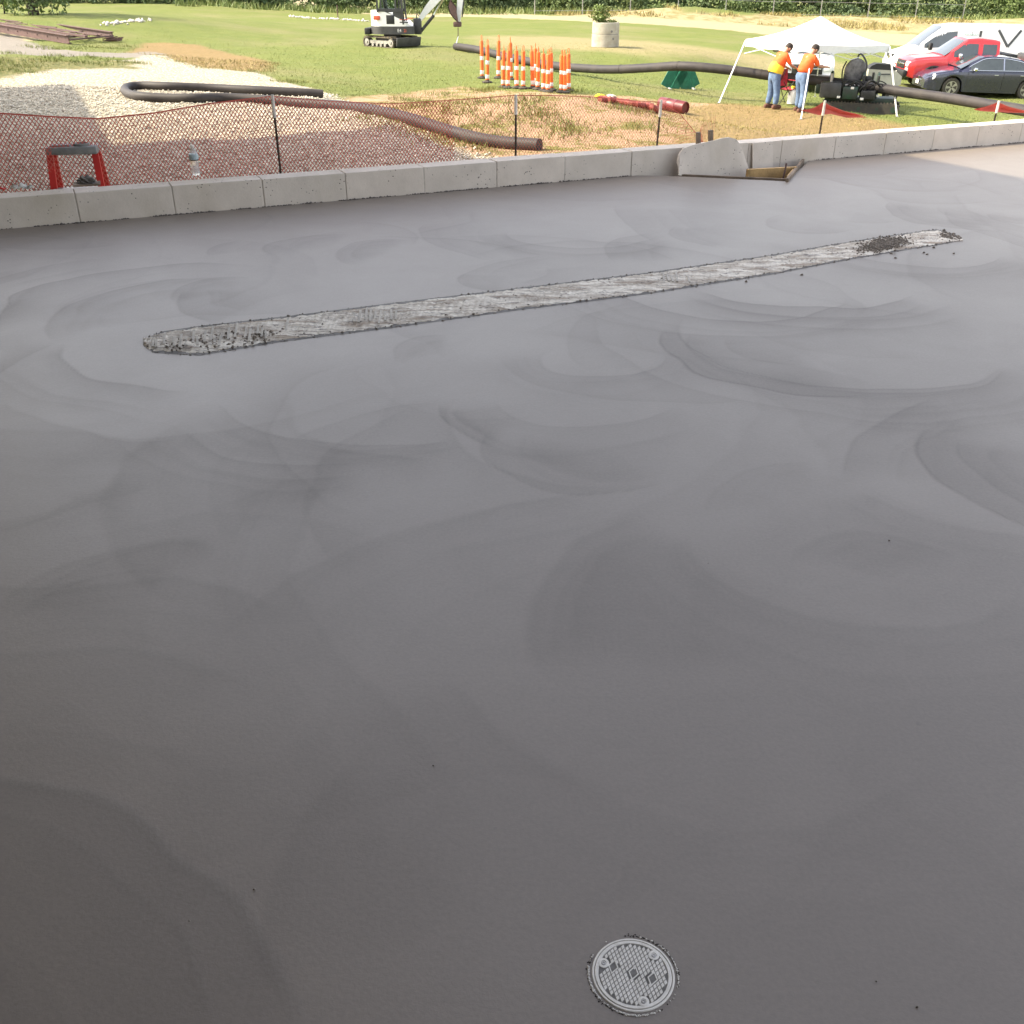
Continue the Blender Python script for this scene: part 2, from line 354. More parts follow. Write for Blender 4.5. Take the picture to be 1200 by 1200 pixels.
def slab_material():
    n = NT('wet_trowelled_concrete'); co = n.coord()
    tot = n.new('ShaderNodeAttribute', attribute_name='sweep').outputs['Fac']; rim = n.new('ShaderNodeAttribute', attribute_name='rim').outputs['Fac']
    big = n.noise(co, .55, 5, .55, .6); mid_ = n.noise(co, 1.3, 5, .6, 1.5)
    fine = n.noise(co, 95, 3, .7); streak = n.noise(co, 9, 5, .65, 2.5)
    dark = n.math('ADD', n.math('ADD', n.math('MULTIPLY', n.math('MINIMUM', tot, 1.6), .31), n.math('MULTIPLY', n.math('MINIMUM', rim, 1.3), .27)), n.maps(mid_, .35, .7, 0, .14))
    dark = n.math('ADD', dark, n.maps(big, .3, .7, 0, .20)); dark = n.math('ADD', dark, n.maps(streak, .3, .7, -.04, .04))
    dark = n.math('ADD', dark, n.maps(fine, .2, .8, -.17, .17), clamp=True)
    col = n.mix(dark, (.226, .190, .160), (.126, .104, .088))
    pits = n.maps(n.noise(co, 22, 2, .5), .76, .82)
    col = n.mix(n.math('MULTIPLY', pits, .35), col, (.08, .075, .07))
    n.l(col, n.b.inputs['Base Color'])
    n.l(n.maps(dark, 0, 1, .37, .54), n.b.inputs['Roughness']); n.b.inputs['Specular IOR Level'].default_value = .5
    h = n.math('ADD', n.math('MULTIPLY', n.math('ADD', tot, rim), .17), n.math('MULTIPLY', fine, .22)); h = n.math('ADD', h, n.math('MULTIPLY', streak, .12))
    n.bump(h, .16, .012)
    return n.m
M['slab'] = slab_material()
# outline in wall coordinates; the notch is the unpoured pit beside the wall
pit = [toST(P(741, 204)), toST(P(793, 206.5)), toST(P(921, 212.5)), toST(P(943, 187))]
S0, S1, T1 = -17.0, 15.0, -11.0
pit[0] = (pit[0][0], 0.0); pit[3] = (pit[3][0], 0.0)
out = [(S0, 0.0)] + pit + [(S1, 0.0), (S1, T1), (S0, T1)]
def in_poly(poly, X, Y):
    ins = np.zeros(X.shape, bool); n = len(poly)
    for i in range(n):
        x0, y0 = poly[i]; x1, y1 = poly[(i+1) % n]; ins ^= ((y0 > Y) != (y1 > Y)) & (X < (x1-x0)*(Y-y0)/(y1-y0+1e-12)+x0)
    return ins
gs_ = np.arange(-5.6, 9.0, .0105); gt_ = np.concatenate([np.arange(-8.6, -5, .014), np.arange(-5, -.0001, .0085), [0.0]])
GS, GT = np.meshgrid(gs_, gt_); GX = W0.x + WD.x*GS + WN.x*GT; GY = W0.y + WD.y*GS + WN.y*GT
top_ = np.stack([GX, GY, np.zeros_like(GX)], -1).reshape(-1, 3); id_ = np.arange(GX.size).reshape(GX.shape)
qf = np.stack([id_[:-1, :-1], id_[:-1, 1:], id_[1:, 1:], id_[1:, :-1]], -1).reshape(-1, 4)
cs_, ct_ = (GS[:-1, :-1]+.005).reshape(-1), (GT[:-1, :-1]+.004).reshape(-1); qf = qf[~in_poly(pit, cs_, ct_)]
n_ = len(out); B0 = len(top_)
base = np.array([tuple(ST(s, t, -.004)) for s, t in out] + [tuple(ST(s, t, -.18)) for s, t in out])
# base slab under the sheet: fan of quads (outline is split at the notch)
L_ = [(S0, T1), (pit[0][0], T1), (pit[1][0], T1), (pit[2][0], T1), (pit[3][0], T1), (S1, T1)]; U_ = [(S0, 0), pit[0], pit[1], pit[2], pit[3], (S1, 0)]
bv = []; bf = []
for i in range(5):
    q = [L_[i], L_[i+1], U_[i+1], U_[i]]; k = B0 + len(bv)
    bv += [tuple(ST(s, t, -.004)) for s, t in q] + [tuple(ST(s, t, -.18)) for s, t in q]
    bf += [(k, k+1, k+2, k+3), (k+7, k+6, k+5, k+4), (k+3, k+2, k+6, k+7), (k+1, k, k+4, k+5)]
slab = raw('concrete_floor', np.concatenate([top_, np.array(bv)]), np.concatenate([qf, np.array(bf)]), M['slab']); tag(slab, kind='structure')
tt_, rr_ = sweeps(GX, GY)
for nm, ar in (('sweep', tt_), ('rim', rr_)):
    A = slab.data.attributes.new(nm, 'FLOAT', 'POINT'); A.data.foreach_set('value', np.concatenate([ar.reshape(-1), np.full(len(bv), .3)]).astype(np.float32))

# ================================================================== BLOCK WALL
def block_material():
    n = NT('concrete_block'); co = n.coord(); oi = n.new('ShaderNodeObjectInfo').outputs['Random']
    a = n.noise(co, 5, 6, .6); f = n.noise(co, 70, 3, .7); st = n.noise(n.scale(co, (1, 1, .5)), 2.1, 4, .6)
    col = n.mix(n.maps(a, .35, .7), (.68, .60, .515), (.57, .50, .425))
    col = n.mix(n.math('MULTIPLY', n.maps(st, .52, .72), .45), col, (.42, .35, .24))
    col = n.mix(n.math('MULTIPLY', oi, .25), col, (.46, .44, .40))
    v = n.new('ShaderNodeTexVoronoi'); n.l(co, v.inputs['Vector']); v.inputs['Scale'].default_value = 34
    pit_ = n.math('MULTIPLY', n.maps(v.outputs['Distance'], .10, .2, 1, 0), n.maps(n.noise(co, 5.5, 2), .50, .58))
    col = n.mix(pit_, col, (.10, .09, .08)); col = n.mix(n.maps(f, .6, .8, 0, .35), col, (.28, .26, .23))
    n.l(col, n.b.inputs['Base Color']); n.b.inputs['Roughness'].default_value = .92
    n.bump(n.math('SUBTRACT', n.math('ADD', a, n.math('MULTIPLY', f, .5)), pit_), .5, .006)
    return n.m
M['block'] = block_material()
M['joint'] = mat('mortar_joint', (.50, .445, .38), .95, bump=.5, sc_=12)
wall = empty('block_wall', ST(0, WT / 2, 0), math.atan2(WD.y, WD.x))
tag(wall, 'long low wall of grey concrete blocks along the far edge of the wet slab', 'wall')
jx = [onT(x, y, 0)[0] for x, y in ((90, 240), (203, 232), (308, 222), (405, 215), (497, 207), (582, 200), (662, 193), (740, 187),
                                   (877, 176), (916, 172), (979, 167), (1038, 162), (1095, 157))]
bl = .60
js = sorted(jx); a = js[0]
while a > S0 + .3: a -= bl; js.insert(0, a)
a = js[-1]
while a < S1: a += bl; js.append(a)
def block_mesh(L, seed):
    rnd = random.Random(seed); bm = bmesh.new(); bmesh.ops.create_cube(bm, size=1)
    for v in bm.verts: v.co = Vector((v.co.x * L, v.co.y * WT, v.co.z * .5 + .0))
    bmesh.ops.bevel(bm, geom=list(bm.edges), offset=.0045, segments=2, affect='EDGES', profile=.55)
    me = bpy.data.meshes.new('block'); bm.to_mesh(me); bm.free(); me.materials.append(M['block']); return me
for i in range(len(js) - 1):
    L = js[i+1] - js[i] - .007
    o = bpy.data.objects.new('block', block_mesh(L, i)); COL.objects.link(o); o.parent = wall
    o.location = ((js[i] + js[i+1]) / 2, random.uniform(-.002, .002), -.05 + random.uniform(-.002, .002)); o.rotation_euler.z = random.uniform(-.003, .003)
mb = MB(); mb.box(((S0 + S1) / 2, 0, -.056), (S1 - S0, WT - .006, .492)); mb.build('mortar', M['joint'], wall)
# ragged line of crumbs and slurry along the foot of the wall
V = []; F = []
def lump(c, r, V, F, flat=.7):
    b = len(V); q = [(1,0,0),(-1,0,0),(0,1,0),(0,-1,0),(0,0,1),(0,0,-1)]
    ang = random.random() * 6.28; ca, sa = math.cos(ang), math.sin(ang)
    for x, y, z in q:
        k = r * random.uniform(.6, 1.25); x2, y2 = x*ca - y*sa, x*sa + y*ca
        V.append((c[0] + x2*k + random.uniform(-.2, .2)*r, c[1] + y2*k, c[2] + z*k*flat))
    for f in [(0,2,4),(2,1,4),(1,3,4),(3,0,4),(2,0,5),(1,2,5),(3,1,5),(0,3,5)]: F.append(tuple(b + i for i in f))
for i in range(2600):
    s = random.uniform(-4.5, 8.5)
    if pit[0][0] - .05 < s < pit[3][0] + .05: continue
    if math.sin(s * 9) + math.sin(s * 23 + 1) + random.uniform(-1, 1) < -.6: continue
    p = ST(s, -abs(random.gauss(0, .006)) - .001, .002); lump(p, random.uniform(.003, .009) if random.random() < .93 else .014, V, F)
tag(raw('mortar_crumbs', V, F, M['mortar'], n=3), 'dark mortar crumbs in a ragged line along the foot of the block wall', 'debris', kind='stuff')

# ---- pit beside the wall: sand floor, edge boards, leaning sheets, stakes
pf = MB(); pp = [ST(s, t + (.0 if i in (1, 2) else .0), -.16) for i, (s, t) in enumerate(pit)]
pf.add(pp + [p - Vector((0, 0, .05)) for p in pp], [(0,1,2,3),(7,6,5,4),(0,4,5,1),(1,5,6,2),(2,6,7,3),(3,7,4,0)])
tag(pf.build('pit_floor', M['mortar']), kind='structure')
def board(name, a, b, w, h, m, label, cat, group=None):
    mb = MB(); c = (Vector(a) + Vector(b)) / 2; mb.bar(a, b, w, h); o = mb.build(name, m, origin=c); tag(o, label, cat, group); return o
def pp_(px, py, z): return P(px, py, z)
board('form_board', P(795, 207.5, -.018), P(921, 213, -.018), .022, .05, M['old_wood'], 'thin dirty edge board between the wet slab and the unpoured pit', 'board')
board('form_board', P(922, 213.5, 0.0), P(941, 190, 0.0), .022, .06, M['old_wood'], 'short board standing along the right edge of the unpoured pit', 'board')
# lumber plank inside the pit
mb = MB(); a = P(875, 206, -.02); b = P(932, 203, -.02); dv = (b - a).normalized()
mb.bar(a + Vector((0, 0, .0)), b, .038, .11); tag(mb.build('lumber_plank', M['wood'], origin=(a + b) / 2), 'yellow raw lumber plank lying on edge in the pit beside the wall', 'plank')
mb = MB(); a = P(917, 207, 0); mb.cyl(a + Vector((0, 0, -.1)), a + Vector((.02, .0, .11)), .008, n=8)
tag(mb.build('form_pin', M['rust'], origin=a), 'rusty steel pin standing in front of the yellow lumber plank', 'pin')
mb = MB(); a, b = P(924, 208, .012), P(934, 196, .012); mb.bar(a, b, .035, .02)
tag(mb.build('wood_scrap', M['wood'], origin=(a + b) / 2), 'pale wood scrap beside the right edge of the pit', 'scrap')
# leaning grey sheets (curled edge at the left)
def leaning(profile, t0, thick, name, label, m, bulge=.0):
    # profile: list of (px, ytop, ybottom); sits on plane t=t0
    rows = []; 
    for k, (px, yt, yb) in enumerate(profile):
        s1, z1 = onT(px, yt, t0); s0, z0 = onT(px, yb, t0 - .03)
        col = []
        for j in range(9):
            u = j / 8; s = s0 + (s1 - s0) * u; z = z0 + (z1 - z0) * u
            curl = bulge * math.exp(-((k) / 1.6) ** 2)
            col.append((s, t0 - .03 * (1 - u) - curl * math.sin(math.pi * min(1, .25 + u * .8)), z))
        rows.append(col)
    mb = MB(); fr = [[ST(s, t, z) for s, t, z in r] for r in rows]; bk = [[ST(s, t + thick, z) for s, t, z in r] for r in rows]
    mb.grid(fr); mb.grid([list(reversed(r)) for r in bk])
    n = len(fr); m_ = len(fr[0]); 
    for r, q in ((0, 1), (n - 1, -1)):
        mb.grid([fr[r], bk[r]])
    mb.grid([[f[-1] for f in fr], [f[-1] for f in bk]]); mb.grid([[f[0] for f in fr], [f[0] for f in bk]])
    o = mb.build(name, m, smooth=True); tag(o, label, 'sheet'); return o
leaning([(794, 190, 205), (796, 181, 205.5), (801, 174, 206), (812, 170, 206.6), (822, 168, 207), (832, 166, 207.4)], -.12, .014, 'form_sheet',
        'grey curved sheet leaning on the wall, its left end curled away', M['block'], .025)
leaning([(831, 166, 207), (838, 164.5, 207.6), (846, 162, 208), (855, 161, 208.4), (863, 163, 208.8), (869, 172, 209), (873, 184, 209.2), (877, 196, 209.4)], -.10, .014, 'form_sheet',
        'larger pale grey sheet leaning on the wall left of the lumber plank', M['block'], .0)
leaning([(882, 168, 205), (890, 167, 205), (898, 166.5, 205), (906, 166, 205)], -.018, .012, 'form_sheet',
        'narrow smooth grey sheet against the wall above the yellow plank', M['block'], .0)
for x, yt, l in ((818, 155, 'left weathered wooden stake rising behind the curved sheet'), (832.5, 152.5, 'right weathered wooden stake rising behind the curved sheet')):
    s, z = onT(x, yt, -.02); s2, _ = onT(x + 3.5, 185, -.02)
    mb = MB(); mb.bar(ST(s2 + .0, -.022, -.15), ST(s, -.022, z), .035, .03); tag(mb.build('wooden_stake', M['old_wood'], origin=ST(s, -.022, 0)), l, 'stake')

# ================================================================== STRIP OF THE COVERED TRENCH DRAIN
def strip_material():
    n = NT('dirty_drain_film'); co = n.coord(); mp = n.new('ShaderNodeMapping'); n.l(co, mp.inputs[0]); mp.inputs['Rotation'].default_value = (0, 0, -math.atan2(WD.y, WD.x) + R(2)); mp.inputs['Scale'].default_value = (.32, 1.5, 1); lo_ = mp.outputs[0]
    a = n.noise(lo_, 9, 6, .65, 1.2); b = n.noise(lo_, 34, 5, .7, .8); c = n.noise(co, 3.4, 5, .65)
    col = n.mix(n.maps(a, .42, .60), (.76, .70, .60), (.34, .27, .20))
    col = n.mix(n.maps(b, .53, .62), col, (.19, .16, .135)); col = n.mix(n.maps(c, .55, .7, 0, .75), col, (.28, .235, .185))
    n.l(col, n.b.inputs['Base Color']); n.b.inputs['Roughness'].default_value = .65
    n.bump(n.math('ADD', b, a), .7, .012); return n.m
M['strip'] = strip_material()
top_px = [(168, 398), (190, 389), (240, 382), (330, 372), (450, 357), (600, 339), (760, 320), (900, 300), (1000, 283), (1060, 274), (1098, 269), (1127, 280)]
bot_px = [(168, 404), (180, 413), (235, 416), (330, 400), (450, 385), (600, 364), (760, 344), (900, 322), (1000, 303), (1060, 293), (1098, 287), (1127, 282)]
NS, NTt = 900, 14
def interp(px):
    q = [P(x, y, 0) for x, y in px]; d = [0]
    for i in range(1, len(q)): d.append(d[-1] + (q[i] - q[i-1]).length)
    d = np.array(d) / d[-1]; u = np.linspace(0, 1, NS)
    return np.interp(u, d, [p.x for p in q]), np.interp(u, d, [p.y for p in q])
tx, ty = interp(top_px); bx, by = interp(bot_px)
jit = np.convolve(rng.normal(0, 1, NS + 8), np.ones(5) / 5, 'same')[4:-4] * .016; jit2 = np.convolve(rng.normal(0, 1, NS + 8), np.ones(5) / 5, 'same')[4:-4] * .016
V = []; lf = np.convolve(rng.normal(0, 1, NS * 2), np.ones(9) / 3, 'same')
for i in range(NS):
    for j in range(NTt):
        u = j / (NTt - 1); x = bx[i] * (1-(.05+.9*u)) + tx[i] * (.05+.9*u); y = by[i] * (1-(.05+.9*u)) + ty[i] * (.05+.9*u) + (jit[i] * u + jit2[i] * (1-u))
        e = min(1, min(u, 1-u) * 7)
        z = .0015 + e * (0.005 + .003 * math.sin(i * .21 + 3 * u) * math.sin(u * 9 + i * .05) + .0022 * lf[(i * 2 + j * 13) % (NS*2)] + .0022 * random.random())
        V.append((x, y, max(.001, z)))
F = [(i*NTt+j, (i+1)*NTt+j, (i+1)*NTt+j+1, i*NTt+j+1) for i in range(NS-1) for j in range(NTt-1)]
drain = empty('trench_drain', P(600, 352, 0)); tag(drain, 'long narrow trench drain under dirty white film across the wet slab', 'drain')
o = raw('film_cover', [(v[0]-drain.location.x, v[1]-drain.location.y, v[2]) for v in V], F, M['strip'], drain, smooth=True)
def cross(u, w, z=0):    # point on the strip: u along, w across
    i = int(u * (NS - 1)); return Vector((bx[i]*(1-w) + tx[i]*w, by[i]*(1-w) + ty[i]*w, z))
M['slat'] = mat('dusty_grate', (.50, .46, .40), .8, bump=.3, sc_=14)
M['edge'] = mat('dark_edge_gap', (.11, .098, .085), .6, var=.25, sc_=9)  # flat ribbon with the dark of an edge gap painted into its colour
em = MB(); em.grid([[Vector((bx[i] + (bx[i]-tx[i])*.022, by[i] + (by[i]-ty[i])*.022, .0008)) - drain.location for i in range(0, NS, 3)], [Vector((tx[i] + (tx[i]-bx[i])*.022, ty[i] + (ty[i]-by[i])*.022, .0008)) - drain.location for i in range(0, NS, 3)]]); em.build('edge_gap', M['edge'], drain)
ulist = [.022 + .0052 * k for k in range(24)] + [.205 + .0052 * k for k in range(9)] + [.54 + .0055 * k for k in range(7)]
for k, u in enumerate(ulist):
    if random.random() < .12: continue
    w0 = .12 + .25 * random.random(); w1 = w0 + random.uniform(.3, .55)
    a = cross(u, w0, .009); b = cross(u - .004, min(.93, w1), .010)
    mb = MB(); mb.bar(a - drain.location, b - drain.location, .011, .008); mb.build('grate_bar', M['slat'], drain)
V = []; F = []
for i in range(1500):
    u = random.random(); w = random.choice([random.gauss(.0, .025), random.gauss(1, .025), random.random()])
    if .82 < u < .93 and random.random() < .5: w = random.gauss(.5, .2)
    w = min(1.12, max(-.12, w)); r = random.choice([.0015, .002, .003, .003, .006]) * random.uniform(.7, 1.4)
    lump(cross(u, w, .006 if 0 < w < 1 else .001), r, V, F)
for i in range(900):   # the two heaps of dirt
    u, w = (random.gauss(.865, .018), random.gauss(.45, .17)); lump(cross(min(.99, u), w, .012), random.uniform(.004, .010), V, F)
for i in range(160):
    u, w = (random.gauss(.975, .010), random.gauss(.6, .2)); lump(cross(min(.998, u), w, .008), random.uniform(.006, .014), V, F)
for i in range(110):
    u, w = (random.uniform(.02, .14), random.gauss(.3, .16)); lump(cross(u, min(.95, max(.05, w)), .010), random.uniform(.005, .011), V, F)
for px, py in [(1049, 302), (1045, 297), (1083, 296), (1086, 298), (1094, 290), (1118, 297), (940, 322), (875, 330), (830, 160 + 500), (508, 897), (1042, 633), (1027, 1150), (1075, 1180), (298, 1042), (222, 1079)]:
    lump(P(px, py, .002), random.uniform(.002, .004) if py > 400 else .012, V, F)
M['soil'] = mat('dry_dirt', (.22, .185, .15), .95, var=.3, sc_=40)
tag(raw('dirt_crumbs', V, F, M['soil'], n=3), 'dark dirt crumbs scattered over and beside the long trench drain', 'debris', kind='stuff')

# ================================================================== CLEAN-OUT COVER
cc = P(742, 1142, 0); cover = empty('cleanout_cover', cc, 0); cover.scale = (.97, .97, 1); tag(cover, 'round grey metal cleanout cover with diamond tread set in the wet slab', 'cover')
RC = .0705
mb = MB(); mb.lathe([(RC + .0022, -.02), (RC + .0022, .0014), (RC + .001, .0024), (RC - .0012, .0024), (RC - .0020, .0008), (RC - .0020, -.02)], 64)
mb.f = mb.f[:-2]; mb.build('rim', M['covered'], cover, smooth=True)
mb = MB(); mb.lathe([(RC - .0030, -.02), (RC - .0030, .0020), (RC - .0038, .0028), (RC - .0085, .0028), (RC - .0093, .0012), (.0005, .0012)], 64); mb.build('plate', M['covered'], cover, smooth=True)
mb = MB(); mb.lathe([(RC - .0094, .0002), (RC - .0094, .0015), (.0004, .0015)], 48); mb.build('tread_ground', M['covdark'], cover)
# directions of the tread lines and the screws, taken in plan
e1 = (P(765, 1185, 0) - P(735, 1110, 0)); e1.z = 0; e1.normalize(); e2 = (P(725, 1172, 0) - P(775, 1128, 0)); e2.z = 0; e2.normalize()
scr = [P(703, 1128, 0) - cc, P(770, 1117, 0) - cc, P(754.5, 1176, 0) - cc]; scr = [v.normalized() * (RC - .0155) for v in scr]
sq = [P(718, 1133.5, 0) - cc, P(742.5, 1141, 0) - cc, P(765.5, 1148, 0) - cc]
mb = MB(); st_ = .0079; hh = .00335
for i in range(-14, 15):
    for j in range(-14, 15):
        c = e1 * (i * st_) + e2 * (j * st_)
        if c.length > RC - .0118: continue
        if any((c - v).length < .0125 for v in scr) or any((c - v).length < .0105 for v in sq): continue
        q = [c + (e1 * a + e2 * b) * hh for a, b in ((-1, -1), (1, -1), (1, 1), (-1, 1))]
        q2 = [c + (e1 * a + e2 * b) * hh * .90 for a, b in ((-1, -1), (1, -1), (1, 1), (-1, 1))]
        mb.add([Vector((v.x, v.y, .0012)) for v in q] + [Vector((v.x, v.y, .0029)) for v in q2], [(4,5,6,7),(0,1,5,4),(1,2,6,5),(2,3,7,6),(3,0,4,7)])
tag(mb.build('tread', M['covered'], cover), kind='stuff')
for v in sq:
    mb = MB(); q = [v + (e1 * a + e2 * b) * .0092 for a, b in ((-1, -1), (1, -1), (1, 1), (-1, 1))]
    i_ = [v + (e1 * a + e2 * b) * .0068 for a, b in ((-1, -1), (1, -1), (1, 1), (-1, 1))]
    mb.add([Vector((p.x, p.y, .0027)) for p in q] + [Vector((p.x, p.y, .0027)) for p in i_] + [Vector((p.x, p.y, .0017)) for p in i_] + [Vector((p.x, p.y, .001)) for p in q],
           [(k, (k+1) % 4, 4+(k+1) % 4, 4+k) for k in range(4)] + [(4+k, 4+(k+1) % 4, 8+(k+1) % 4, 8+k) for k in range(4)] + [(12+k, 12+(k+1) % 4, (k+1) % 4, k) for k in range(4)])
    fr = mb.build('pick_slot_frame', M['covered'], cover)
    mb = MB(); mb.add([Vector((p.x, p.y, .0018)) for p in i_] + [Vector((p.x, p.y, .0010)) for p in i_], [(0,1,2,3),(7,6,5,4),(0,4,5,1),(1,5,6,2),(2,6,7,3),(3,7,4,0)]); mb.build('recess', M['covdark'], fr)
for v in scr:
    mb = MB(); mb.lathe([(.0098, .001), (.0098, .0028), (.0088, .0031), (.0052, .0031), (.0045, .0019), (.0008, .0019)], 28, c=v)
    b_ = mb.build('screw_boss', M['covered'], cover, smooth=True)
    mb = MB(); mb.lathe([(.0042, .001), (.0042, .0026), (.0030, .0030), (.0018, .0030), (.0014, .0016), (.0004, .0016)], 16, c=v); mb.build('screw', M['steel'], b_, smooth=True)
V = []; F = []
for i in range(340):
    t = random.uniform(0, 6.28)
    if math.sin(t * 2 + .6) + math.sin(t * 5) * .6 + random.uniform(-.6, .6) < -.1: continue
    r = RC + .0045 + abs(random.gauss(0, .0025)); lump((cc.x + r*math.cos(t), cc.y + r*math.sin(t), .0005), random.uniform(.0008, .0022), V, F)
tag(raw('slurry_crumbs', V, F, M['cblk'], n=3), 'dark slurry crumbs around the rim of the cleanout cover', 'debris', kind='stuff')
V = []; F = []
for i in range(260):
    t = random.choice([random.gauss(3.3, .35), random.gauss(4.5, .3), random.gauss(.2, .4)])
    r = RC + .005 + abs(random.gauss(0, .0012)); lump((cc.x + r*math.cos(t), cc.y + r*math.sin(t), .001), random.uniform(.0010, .0022), V, F)
tag(raw('dried_paste', V, F, M['covered'], n=3), 'pale dried paste squeezed out around the cleanout cover', 'debris', kind='stuff')

# ================================================================== TERRAIN
ZONES = {
 'gravel': [(-600,84),(-100,80),(40,84),(60,80),(150,70),(185,64),(240,80),(300,84),(335,97),(385,110),(440,135),(520,168),(600,190),(700,260),(-700,260)],
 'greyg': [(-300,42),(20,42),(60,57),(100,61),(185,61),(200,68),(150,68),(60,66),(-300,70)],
 'weedy': [(-300,67),(10,66),(60,71),(160,72),(158,80),(60,81),(20,88),(0,93),(-300,93)],
 'cream1': [(-300,34),(30,38),(48,46),(0,50),(-300,50)],
 'dirt': [(395,118),(430,112),(480,108),(540,101),(600,108),(700,112),(800,120),(830,121),(900,128),(960,134),(1010,142),(1060,152),(1300,160),(1300,260),(560,260),(520,170),(440,135)],
 'golden': [(800,125),(850,121),(930,127),(1000,136),(1080,150),(1300,150),(1300,180),(1000,175),(800,175)],
 'goldgrass': [(170,50),(230,52),(320,74),(310,84),(240,80),(180,64),(150,62)],
 'dryband': [(560,42),(640,42),(760,48),(870,62),(960,70),(1010,78),(960,92),(860,74),(760,66),(650,58),(560,54)],
 'road': [(255,-6),(330,0),(400,6),(480,12),(560,13),(640,18),(700,20),(790,23),(860,27),(1000,36),(1300,50),(1300,62),(1000,50),(860,36),(790,31),(700,26),(640,23),(560,20),(480,20),(400,13),(330,9),(255,2)],
 'berm': [(640,16),(720,10),(800,15),(880,18),(950,18),(1010,20),(1080,24),(1300,24),(1300,40),(1000,38),(860,30),(760,24),(690,22)],
}
def zone_poly(k):
    q = []
    for x, y in ZONES[k]: 
        p = G(x, max(y, -12)); q.append((p.x, p.y))
    return np.array(q)
def sdf(poly, X, Y):
    inside = np.zeros(X.shape, bool); dmin = np.full(X.shape, 1e9); n = len(poly)
    for i in range(n):
        x0, y0 = poly[i]; x1, y1 = poly[(i+1) % n]
        c = ((y0 > Y) != (y1 > Y)) & (X < (x1-x0) * (Y-y0) / (y1-y0+1e-12) + x0); inside ^= c
        ex, ey = x1-x0, y1-y0; t = np.clip(((X-x0)*ex + (Y-y0)*ey) / (ex*ex+ey*ey+1e-12), 0, 1)
        dmin = np.minimum(dmin, np.hypot(X-x0-t*ex, Y-y0-t*ey))
    return np.where(inside, dmin, -dmin)
xs = np.concatenate([np.linspace(-900, -130, 8), np.linspace(-120, -32, 23), np.linspace(-30, 30, 301), np.linspace(32, 130, 26), np.linspace(150, 900, 8)])
ys = np.concatenate([np.linspace(-900, -40, 6), np.linspace(-30, 4, 10), np.linspace(5, 52, 260), np.linspace(52.4, 110, 145), np.linspace(115, 160, 10), np.linspace(200, 2500, 8)])
X, Y = np.meshgrid(xs, ys); Z = gz(np.clip(X, -60, 60), np.clip(Y, -5, 115))
Sw = (X-W0.x)*WD.x + (Y-W0.y)*WD.y; Tw = (X-W0.x)*WN.x + (Y-W0.y)*WN.y
Z = np.where(Tw < .25, -1.3, Z)
